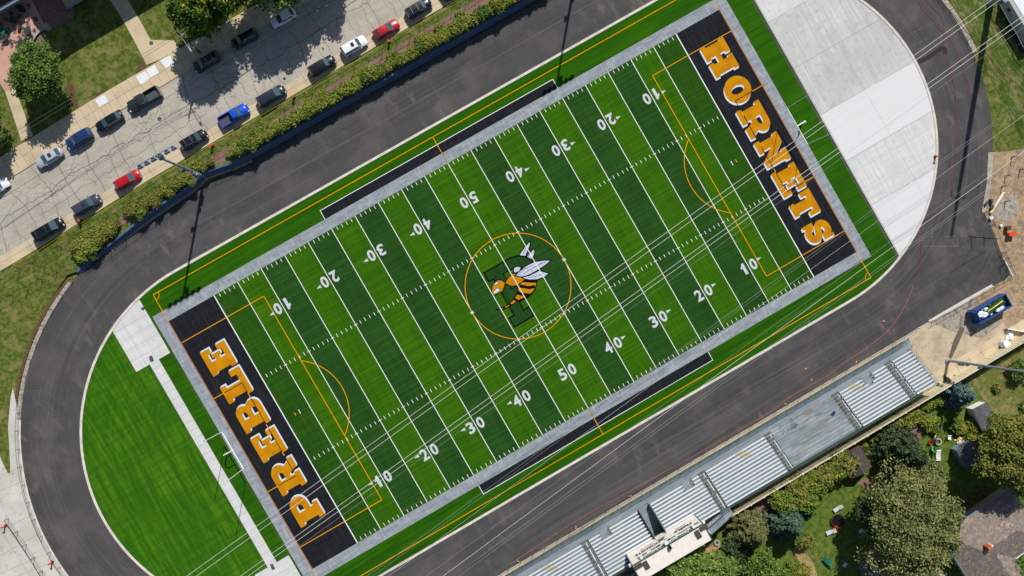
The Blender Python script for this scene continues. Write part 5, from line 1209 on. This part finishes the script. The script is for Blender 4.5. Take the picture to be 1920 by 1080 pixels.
def flower(px, py, label, mt):
    p = G(px, py); t = thing('flower_plant', label, 'plant', (p[0], p[1], 0)); quads('foliage', broad(.8, .02, .6, 500, .2, 8, 5), LEAF['green'], t)
    m = MB(); [m.tube((random.gauss(.15, .2), random.gauss(.05, .2), .5), (random.gauss(.15, .2), random.gauss(.05, .2), .72), .13, .1, 6) for _ in range(6)]; m.build('blossom', M[mt], t)
flower(1867, 728, 'garden plant with an orange red blossom alone on the lawn', 'orange'); flower(1918, 763, 'plant with a white globe at the right edge of the dry lawn', 'white_paint')

# ---------- buildings ----------
def gable(name, label, cat, c, rz, L, W, hw, hr, roofm, wallm, ridge=None, over=.2, group=None, hip=0):
    t = thing(name, label, cat, (c[0], c[1], 0), rz, group)
    MB().box(-L/2+over, L/2-over, -W/2+over, W/2-over, 0, hw-.01).build('wall', M[wallm], t)
    m = MB(); a = L/2; b = W/2; r = a-hip
    V = [(-a,-b,hw),(a,-b,hw),(a,b,hw),(-a,b,hw),(-r,0,hr),(r,0,hr)]
    m.add(V, [(0,1,5,4),(2,3,4,5),(1,2,5),(3,0,4),(3,2,1,0)]); ro = m.build('roof', M[roofm], t)
    if ridge: MB().tube((-r, 0, hr+.02), (r, 0, hr+.02), .06, n=6).build('ridge_cap', M[ridge], ro)
    return t
# two-wing building beyond the upper left corner (only its eaves and shade reach the picture)
bc = G(144, -19); A0 = G(122+22, 118-137, 0)
t = thing('building', 'large tan building whose shade covers the upper left lawn', 'building', (bc[0], bc[1], 0), SD)
MB().box(0, 34, 0, 16, 0, 14.2).build('wing', M['building'], t); MB().box(-26, -.003, 8.9, 20, 0, 14.2).build('wing', M['building'], t)
MB().box(-.1, 34.1, -.1, 16.1, 14.2, 14.5).build('roof', M['tar_roof'], t); 
p = G(22, 2, 4.2); t = thing('porch_roof', 'low roof corner with pale blue edge above the patio', 'roof', (p[0], p[1], 0), SD)
MB().box(-9, .8, -.2, 6, 4.0, 4.2).build('roof', M['felt_dark'], t); MB().box(-9, .95, -.45, -.2, 3.7, 4.25).build('fascia', M['gutter'], t); [MB().box(x, x+.25, 0, .25, 0, 4).build('post', M['gutter'], t) for x in (-8, .3)]
p = G(137, 8, 3.4); t = thing('canopy', 'small tan entrance canopy at the top edge over the shaded bed', 'canopy', (p[0], p[1], 0), SD)
MB().box(-1.2, 2.6, 0, 5, 3.2, 3.4).build('roof', M['building'], t); MB().box(-1.3, 2.7, -.1, 0, 3.1, 3.45).build('fascia', M['gutter'], t); [MB().box(x, x+.2, .3, .5, 0, 3.2).build('post', M['gutter'], t) for x in (-1, 2.2)]
def ang_px(a, b): p, q = G(*a), G(*b); return math.atan2(q[1]-p[1], q[0]-p[0])
# sheds
c = G(1848, 781, 2.4); rz = ang_px((1830, 766), (1858, 752)); gable('garden_shed', 'white garden shed with a light grey roof beside the blue spruce', 'shed', c, rz+PI/2, 4.3, 3.0, 2.3, 2.45, 'shingle_grey', 'white_paint')
c = G(1818, 853, 2.3); gable('garden_shed', 'small shed with a dull grey roof half under the right hand tree', 'shed', c, ang_px((1797, 842), (1830, 822))+PI/2, 3.8, 3.3, 2.3, 2.6, 'shingle_grey', 'gutter')
c = G(1606, 867, 2.3); gable('garden_shed', 'dark gabled shed tight against the beige fence', 'shed', c, ang_px((1613, 838), (1636, 878)), 4.3, 4.2, 1.9, 2.9, 'felt_dark', 'brick', 'gutter')
# house with hip roof
c = G(1872, 1012, 4.5); rz = ang_px((1865, 1062), (1920, 1025)); t = gable('house', 'brown shingled hip roofed house in the lower right corner', 'house', c, rz, 15, 10.5, 3.0, 5.2, 'shingle', 'building', hip=4.2, over=.5)
MB().box(-2.9, -2.2, .3, .95, 4.2, 6.2).build('chimney', M['brick'], t); MB().box(-2.1, -1.8, .3, .6, 4.4, 5.8).build('vent', M['seat_alu'], t)
MB().box(-7.5, 7.5, -5.42, -5.26, 2.9, 3.06).build('gutter', M['seat_alu'], t); MB().box(-7.5, 7.5, 5.26, 5.42, 2.9, 3.06).build('gutter', M['gutter'], t); MB().box(-7.66, -7.51, -5.2, 5.2, 2.9, 3.06).build('gutter', M['gutter'], t)
m = MB(); m.add([(-4.6, -9.2, 3.02), (1.2, -9.2, 3.02), (1.2, -3.2, 3.05), (-4.6, -3.2, 3.05), (-1.7, -9.0, 4.5), (-1.7, -2.0, 4.5)], [(0, 1, 4), (1, 2, 5, 4), (3, 0, 4, 5), (3, 2, 1, 0)]); m.build('wing_roof', M['shingle'], t); MB().box(-4.2, .8, -8.9, -4.76, 0, 3.0).build('wing_wall', M['building'], t)
c = G(1705, 1078, 3.8); t = gable('house', 'grey roofed house cut by the bottom edge under the huge olive tree', 'house', c, ang_px((1665, 1072), (1735, 1046)), 9.5, 9, 2.8, 4.4, 'shingle_grey', 'gutter', hip=1.5)
MB().tube((2.0, 1.8, 3.6), (2.0, 1.8, 4.6), .12, n=8).build('vent_pipe', M['riser'], t)
c = G(1645, 1072, 1.0); o = MB().box(-2.6, 2.6, -2.2, 2.2, .0, .45).build('deck', mat('weathered_deck', (128, 122, 116), [('noise', (.4, 6, 1), 3, .45, .6, (96, 96, 100), .8)])); o.location = (c[0], c[1], 0); o.rotation_euler = (0, 0, ang_px((1618, 1054), (1658, 1040))); tag(o, 'weathered grey deck in dappled shade at the bottom edge', 'deck')
a, b = G(1745, 1046), G(1775, 1090); m = MB(); m.obox(((a[0]+b[0])/2, (a[1]+b[1])/2), (b[0]-a[0], b[1]-a[1]), 5.2, .9, -.04, .01); struct('garden_path', m, M['tan_concrete'])
# site trailer and dark ground top right
m = MB(); m.poly(GL([(1884, 30), (1899, 22), (1935, 95), (1935, 110), (1912, 96), (1890, 55)]), -.01); struct('dark_yard_ground', m, M['asphalt_dark'])
a, b = G(1894, 14, 2.6), G(1926, 66, 2.6); c = ((a[0]+b[0])/2, (a[1]+b[1])/2); t = thing('site_trailer', 'pale grey box trailer with a small window at the upper right corner', 'trailer', (c[0], c[1], 0), math.atan2(b[1]-a[1], b[0]-a[0]))
MB().box(-4, 4, .2, 3.0, .5, 2.9).build('body', mat('trailer_grey', (176, 178, 170)), t); MB().box(-2.9, -2.2, .12, .199, 1.5, 2.2).build('window', M['dark_glass'], t); MB().box(-4.05, 4.05, .9, 3.05, 2.9, 2.98).build('roof', M['seat_alu'], t)
for x in (-2.5, 2.5): MB().tube((x, .3, .35), (x, .6, .35), .35, n=12).build('wheel', M['tyre'], t)
a, b = G(1878, 11), G(1888, 30); o = MB().obox(((b[0]-a[0])/2, (b[1]-a[1])/2), (b[0]-a[0], b[1]-a[1]), 2.2, .25, 0, .6).build('timber_board', M['timber']); o.location = (a[0], a[1], 0); tag(o, 'tan board edging the yard beside the trailer', 'board')
a, b = G(1880, 12), G(1893, 3); o = MB().obox(((b[0]-a[0])/2, (b[1]-a[1])/2), (b[0]-a[0], b[1]-a[1]), 1.6, .2, 0, .6).build('timber_board', M['timber']); o.location = (a[0], a[1], 0); tag(o, 'short pale board meeting the tan board at the upper right', 'board')
bucket('barrel', 'blue grey drum near the top edge beside the tan board', G(1877, 3), .5, 1.2, 'gutter', 'barrel')

# ---------- patio ----------
def table(p, z, n, label, disc=None):
    t = thing('patio_table', label, 'table', (p[0], p[1], z), random.random(), 'patio tables')
    m = MB(); m.tube((0, 0, .72), (0, 0, .75), .58, n=18)
    m.build('table_top', M['dk_mesh' if not disc else 'green_plastic'], t); MB().tube((0, 0, 0), (0, 0, .72), .05, n=6).tube((0, 0, 0), (0, 0, .05), .3, n=10).build('leg', M['black_metal'], t)
def chair_proto():
    t = thing('patio_chair', 'dark green metal mesh chair', 'chair', (0, 0, 0))
    m = MB(); [m.box(-.24, .24, -.24+i*.1, -.18+i*.1, .43, .46) for i in range(5)]; m.build('seat', M['dk_mesh'], t)
    m = MB(); [m.box(-.24+i*.1, -.19+i*.1, .24, .28, .48, .92) for i in range(5)]; m.tube((-.25, .26, .92), (.25, .26, .92), .025, n=5); m.build('backrest', M['dk_mesh'], t)
    for s in (-1, 1):
        MB().tube((s*.25, -.2, .66), (s*.25, .26, .66), .025, n=5).build('armrest', M['dk_mesh'], t)
        for y in (-.22, .24): MB().tube((s*.24, y, 0), (s*.24, y, .45), .02, n=5).build('leg', M['dk_mesh'], t)
    return t
ch0 = None
TB = [((41, 81), 5, 'the lower sunlit cluster'), ((53, 58), 5, 'the sunlit cluster by the curved wall', ), ((10, 70), 4, 'the sunlit edge at the left'), ((5, 58), 4, 'the green topped table'), ((25, 38), 5, 'the lower shaded cluster'), ((42, 18), 5, 'the upper shaded cluster')]
for i, (q, n, w) in enumerate(TB):
    p = GN(q[0], q[1], .5); z = HN(p[0])+.05
    table(p, z, n, 'round patio table in '+w if i != 3 else 'green topped round patio table half in the building shade', i == 3)
    for k in range(n):
        a = 2*PI*k/n+random.uniform(-.3, .3)+i; r = random.uniform(.8, 1.15); c = (p[0]+r*math.cos(a), p[1]+r*math.sin(a), z); lb = 'dark green mesh patio chair around '+w
        if ch0 is None: ch0 = chair_proto(); ch0.location = c; ch0.rotation_euler = (0, 0, a-PI/2); ch0['label'] = lb; ch0['group'] = 'patio chairs'
        else: dup(ch0, c, a-PI/2+random.uniform(-.4, .4), lb, 'patio chairs')
for a, b, lb in ((66, 36, 'brown round planter at the right end of the patio shade line'), (36, 52, 'brown round planter at the middle of the patio shade line')):
    p = GN(a, b, .3); bucket('planter', lb, p, .33, .55, 'soil', 'planter', HN(p[0])+.05)
P = [GN(a, b) for a, b in spl([(57, 98), (60, 82), (67, 68), (75, 59), (85, 53)], 4)]; z = HN(P[0][0])
t = thing('curved_wall', 'low curved pale stone seat wall at the patio corner', 'wall', (P[0][0], P[0][1], z)); P = [(a-P[0][0], b-P[0][1]) for a, b in P]
a_, b_ = off(P, .22), off(P, -.22); m = MB(); n = len(P)
for z0, z1 in ((0, .5),): m.add([(q[0], q[1], z0) for q in a_]+[(q[0], q[1], z1) for q in a_]+[(q[0], q[1], z0) for q in b_]+[(q[0], q[1], z1) for q in b_], [(i, n+i, n+i+1, i+1) for i in range(n-1)]+[(2*n+i, 2*n+i+1, 3*n+i+1, 3*n+i) for i in range(n-1)]+[(n+i, 3*n+i, 3*n+i+1, n+i+1) for i in range(n-1)])
m.build('wall', M['block'], t); m = MB(); aa, bb = off(P, .27), off(P, -.27); m.add([(q[0], q[1], .56) for q in aa]+[(q[0], q[1], .56) for q in bb], [(i, n+i, n+i+1, i+1) for i in range(n-1)]); m.build('coping', M['capstone'], t)
p = GN(89, 51, .5); o = MB().box(-.4, .4, -.4, .4, 0, .95).box(-.46, .46, -.46, .46, .95, 1.03).build('stone_pier', M['capstone']); o.location = (p[0], p[1], HN(p[0])); tag(o, 'square pale stone pier at the end of the curved seat wall', 'pier')

# ---------- back yard furniture ----------
def lounger(px, py, rz, label, L=1.7, W=.65, mt='seat_alu'):
    p = G(px, py, .3); t = thing('lounge_chair', label, 'lounge chair', (p[0], p[1], 0), rz)
    m = MB(); n = 8
    for i in range(n): x = -L/2+i*L/n; z = .32 if i < 5 else .32+.11*(i-4); m.box(x, x+L/n*.8, -W/2, W/2, z, z+.03)
    m.build('slats', M[mt], t)
    for x in (-L*.4, L*.35):
        for s in (-1, 1): MB().tube((x, s*W*.45, 0), (x, s*W*.45, .33), .025, n=5).build('leg', M[mt], t)
lounger(1759, 853, 1.1, 'white lounge chair below the round fire pit', 2.0, .8, 'white_paint')
lounger(1571, 953, .1, 'white striped lawn lounger in the middle of the lawn'); lounger(1558, 997, -.1, 'white striped lawn lounger near the red seats', 1.7, .7)
def lawnchair(px, py, rz, label, mt):
    p = G(px, py, .4); t = thing('lawn_chair', label, 'chair', (p[0], p[1], 0), rz)
    MB().box(-.32, .32, -.3, .3, .36, .40).build('seat', M[mt], t); MB().add([(-.32, .3, .38), (.32, .3, .38), (.3, .52, .95), (-.3, .52, .95)], [(0, 1, 2, 3)]).build('backrest', M[mt], t)
    for s in (-1, 1):
        MB().box(s*.34-.05, s*.34+.05, -.3, .35, .55, .58).build('armrest', M[mt], t)
        for y in (-.28, .28): MB().tube((s*.28, y, 0), (s*.28, y, .37), .025, n=5).build('leg', M[mt], t)
lawnchair(1745, 830, .6, 'red garden chair beside the fire pit', 'red'); lawnchair(1750, 840, 2.4, 'mint green garden chair below the red one', 'mint'); lawnchair(1780, 820, 1, 'white garden chair right of the fire pit', 'white_paint')
lawnchair(1566, 990, .4, 'left of two red metal lawn chairs', 'orange'); lawnchair(1573, 988, -.5, 'right of two red metal lawn chairs', 'orange'); lawnchair(1614, 996, 0, 'grey lawn chair in the shade of the huge tree', 'seat_alu'); lawnchair(1790, 806, .3, 'pale chair in the deep shade of the spruce', 'gutter'); lawnchair(1517, 968, .8, 'small dark and pink ride-on toy on the lawn', 'riser')
lawnchair(1584, 1059, .4, 'pale blue chair in the shade at the bottom', 'seat_alu'); lawnchair(1450, 946, .6, 'pale blue chair between the shrubs and the pine', 'gutter')
p = G(1758, 828); t = thing('fire_pit', 'round stone fire pit with a gravel rim', 'fire pit', (p[0], p[1], 0)); MB().prism(arc(0, 0, .8, 0, 330, 12), 0, .05).build('rim', M['mulch'], t); m = MB()
for i in range(16): a = 2*PI*i/16; m.obox((.5*math.cos(a), .5*math.sin(a)), (math.cos(a), math.sin(a)), .16, .18, 0, .35)
m.build('stone_ring', M['stone'], t); MB().prism(arc(0, 0, .4, 0, 330, 12), .05, .1).build('ash', M['riser'], t)
p = G(1344, 1017); t = thing('fire_pit', 'small stone fire ring on bare earth behind the press box', 'fire pit', (p[0], p[1], 0)); m = MB()
for i in range(12): a = 2*PI*i/12; m.obox((.4*math.cos(a), .4*math.sin(a)), (math.cos(a), math.sin(a)), .2, .2, 0, .3)
m.build('stone_ring', M['stone'], t); MB().prism(arc(0, 0, .32, 0, 330, 12), .02, .08).build('ash', M['riser'], t)
p = G(1759, 811, 1); t = thing('hammock_stand', 'arched hammock stand with blue ends beside the fire pit', 'hammock', (p[0], p[1], 0), .45)
MB().path([(-1.3, 0, 1.1), (-.9, .0, .3), (-.3, 0, .05), (.3, 0, .05), (.9, 0, .3), (1.3, 0, 1.1)], .05, 6).build('frame', M['black_metal'], t); MB().path([(-1.25, 0, 1.1), (-.5, 0, .8), (.5, 0, .8), (1.25, 0, 1.1)], .08, 6).build('sling', M['timber'], t)
for s in (-1, 1): MB().tube((s*1.15, 0, 1.02), (s*1.5, 0, 1.2), .12, n=6).build('end_cap', M['blue_steel'], t)
p = G(1553, 1054, .8); t = thing('hammock_stand', 'teal hammock on a thin frame near the bottom of the lawn', 'hammock', (p[0], p[1], 0), ang_px((1543, 1044), (1562, 1064)))
m = MB(); m.add([(-1.1, -.1, .8), (-.5, -.4, .55), (.5, -.4, .55), (1.1, -.1, .8), (1.1, .1, .8), (.5, .4, .55), (-.5, .4, .55), (-1.1, .1, .8)], [(0, 1, 6, 7), (1, 2, 5, 6), (2, 3, 4, 5)]); m.build('sling', M['green_plastic'], t)
MB().path([(-1.5, 0, 1.0), (-1.1, .0, .1), (1.1, 0, .1), (1.5, 0, 1.0)], .035, 6).build('frame', M['galv'], t)
p = G(1572, 977, .6); t = thing('trampoline_frame', 'round dark frame full of clutter in the shade beside the lounger', 'frame', (p[0], p[1], 0)); MB().path(arc(0, 0, 1.2, 0, 360, 20) and [(1.2*math.cos(a/10*PI), 1.2*math.sin(a/10*PI), .6) for a in range(21)], .06, 6).build('ring', M['soil'], t); [MB().tube((1.2*math.cos(a), 1.2*math.sin(a), 0), (1.2*math.cos(a), 1.2*math.sin(a), .6), .03, n=5).build('leg', M['soil'], t) for a in (0, 1.6, 3.1, 4.7)]
MB().prism(arc(0, 0, 1.1, 0, 330, 14), .5, .54).build('mat', M['black_metal'], t)
p = G(1440, 970, 1); o = gable('small_hutch', 'tiny white and grey hutch tucked between the pine and the shrubs', 'hutch', p, ang_px((1430, 965), (1445, 975)), 1.7, 1.2, .9, 1.2, 'shingle_grey', 'white_paint', over=.05)
o = MB(); [o.obox((random.uniform(-1.0, 1.0), random.uniform(-.7, .7)), (random.random(), random.random()-.5), random.uniform(.8, 2.2), random.uniform(.2, .7), .0+i*.05, .1+i*.05) for i in range(9)]; o = o.build('lumber_pile', M['timber']); p = G(1805, 828); o.location = (p[0], p[1], 0); tag(o, 'bleached plywood and lumber heap at the shed wall', 'lumber')
for (a, b, r) in ((1792, 925, .5), (1800, 935, .4), (1812, 945, .5), (1835, 925, .5), (1845, 915, .4)):
    o = MB(); [o.tube((random.gauss(0, .5), random.gauss(0, .5), .1), (random.gauss(0, .5), random.gauss(0, .5), .5), .09, n=5) for _ in range(7)]; o = o.build('firewood_pile', M['mulch']); p = G(a, b); o.location = (p[0], p[1], 0); tag(o, 'reddish cut branches heaped along the path to the brown roofed house', 'firewood', 'branch heaps')
# leafless tree beyond the right edge, throwing branch shadows on the dirt
p = G(1975, 210); t = thing('bare_tree', 'leafless tree beyond the right edge of the picture', 'tree', (p[0], p[1], 0)); m = MB(); m.tube((0, 0, 0), (0, 0, 4), .25, .18, 8); q = MB()
for i in range(16):
    a = random.uniform(0, 2*PI); b = Vector((0, 0, random.uniform(2, 4))); e = b+Vector((math.cos(a)*random.uniform(1, 2.5), math.sin(a)*random.uniform(1, 2.5), random.uniform(2, 5))); q.tube(b, e, .09, .04, 5)
    for k in range(3): q.tube(b.lerp(e, .4+.2*k), e+Vector((random.gauss(0, 1), random.gauss(0, 1), random.uniform(.5, 2))), .04, .015, 4)
m.build('trunk', M['bark'], t); q.build('branches', M['bark'], t)

# ---------- camera, sun, sky ----------
cd = bpy.data.cameras.new('camera'); co = bpy.data.objects.new('camera', cd); COL.objects.link(co); SC.camera = co
Mx = Matrix([list(R[0])+[CAM[0]], list(R[1])+[CAM[1]], list(R[2])+[CAM[2]], [0, 0, 0, 1]]); co.matrix_world = Mx
cd.sensor_width = 36; cd.lens = 36*F/1920; cd.clip_start = 1; cd.clip_end = 6000
el = math.radians(45); sd = Vector((.648, .780, 0)).normalized()
S = Vector((sd.x*math.cos(el), sd.y*math.cos(el), math.sin(el)))
ld = bpy.data.lights.new('sun', 'SUN'); ld.energy = 4.5; ld.angle = math.radians(.53); ld.color = (1, .955, .88)
lo_ = bpy.data.objects.new('sun', ld); COL.objects.link(lo_); lo_.rotation_euler = S.to_track_quat('Z', 'Y').to_euler(); lo_.location = (0, 0, 100)
w = bpy.data.worlds.new('World'); SC.world = w; w.use_nodes = True; nt = w.node_tree
sk = nt.nodes.new('ShaderNodeTexSky'); sk.sky_type = 'NISHITA'; sk.sun_disc = False; sk.sun_elevation = el; sk.sun_rotation = math.atan2(sd.x, sd.y); sk.air_density = 1.0; sk.dust_density = .6
bg = nt.nodes['Background']; nt.links.new(sk.outputs[0], bg.inputs[0]); bg.inputs[1].default_value = .074
SC.view_settings.view_transform = 'Standard'; SC.view_settings.look = 'None'; SC.view_settings.exposure = 0.0; SC.view_settings.gamma = 1
SC.cycles.max_bounces = 6
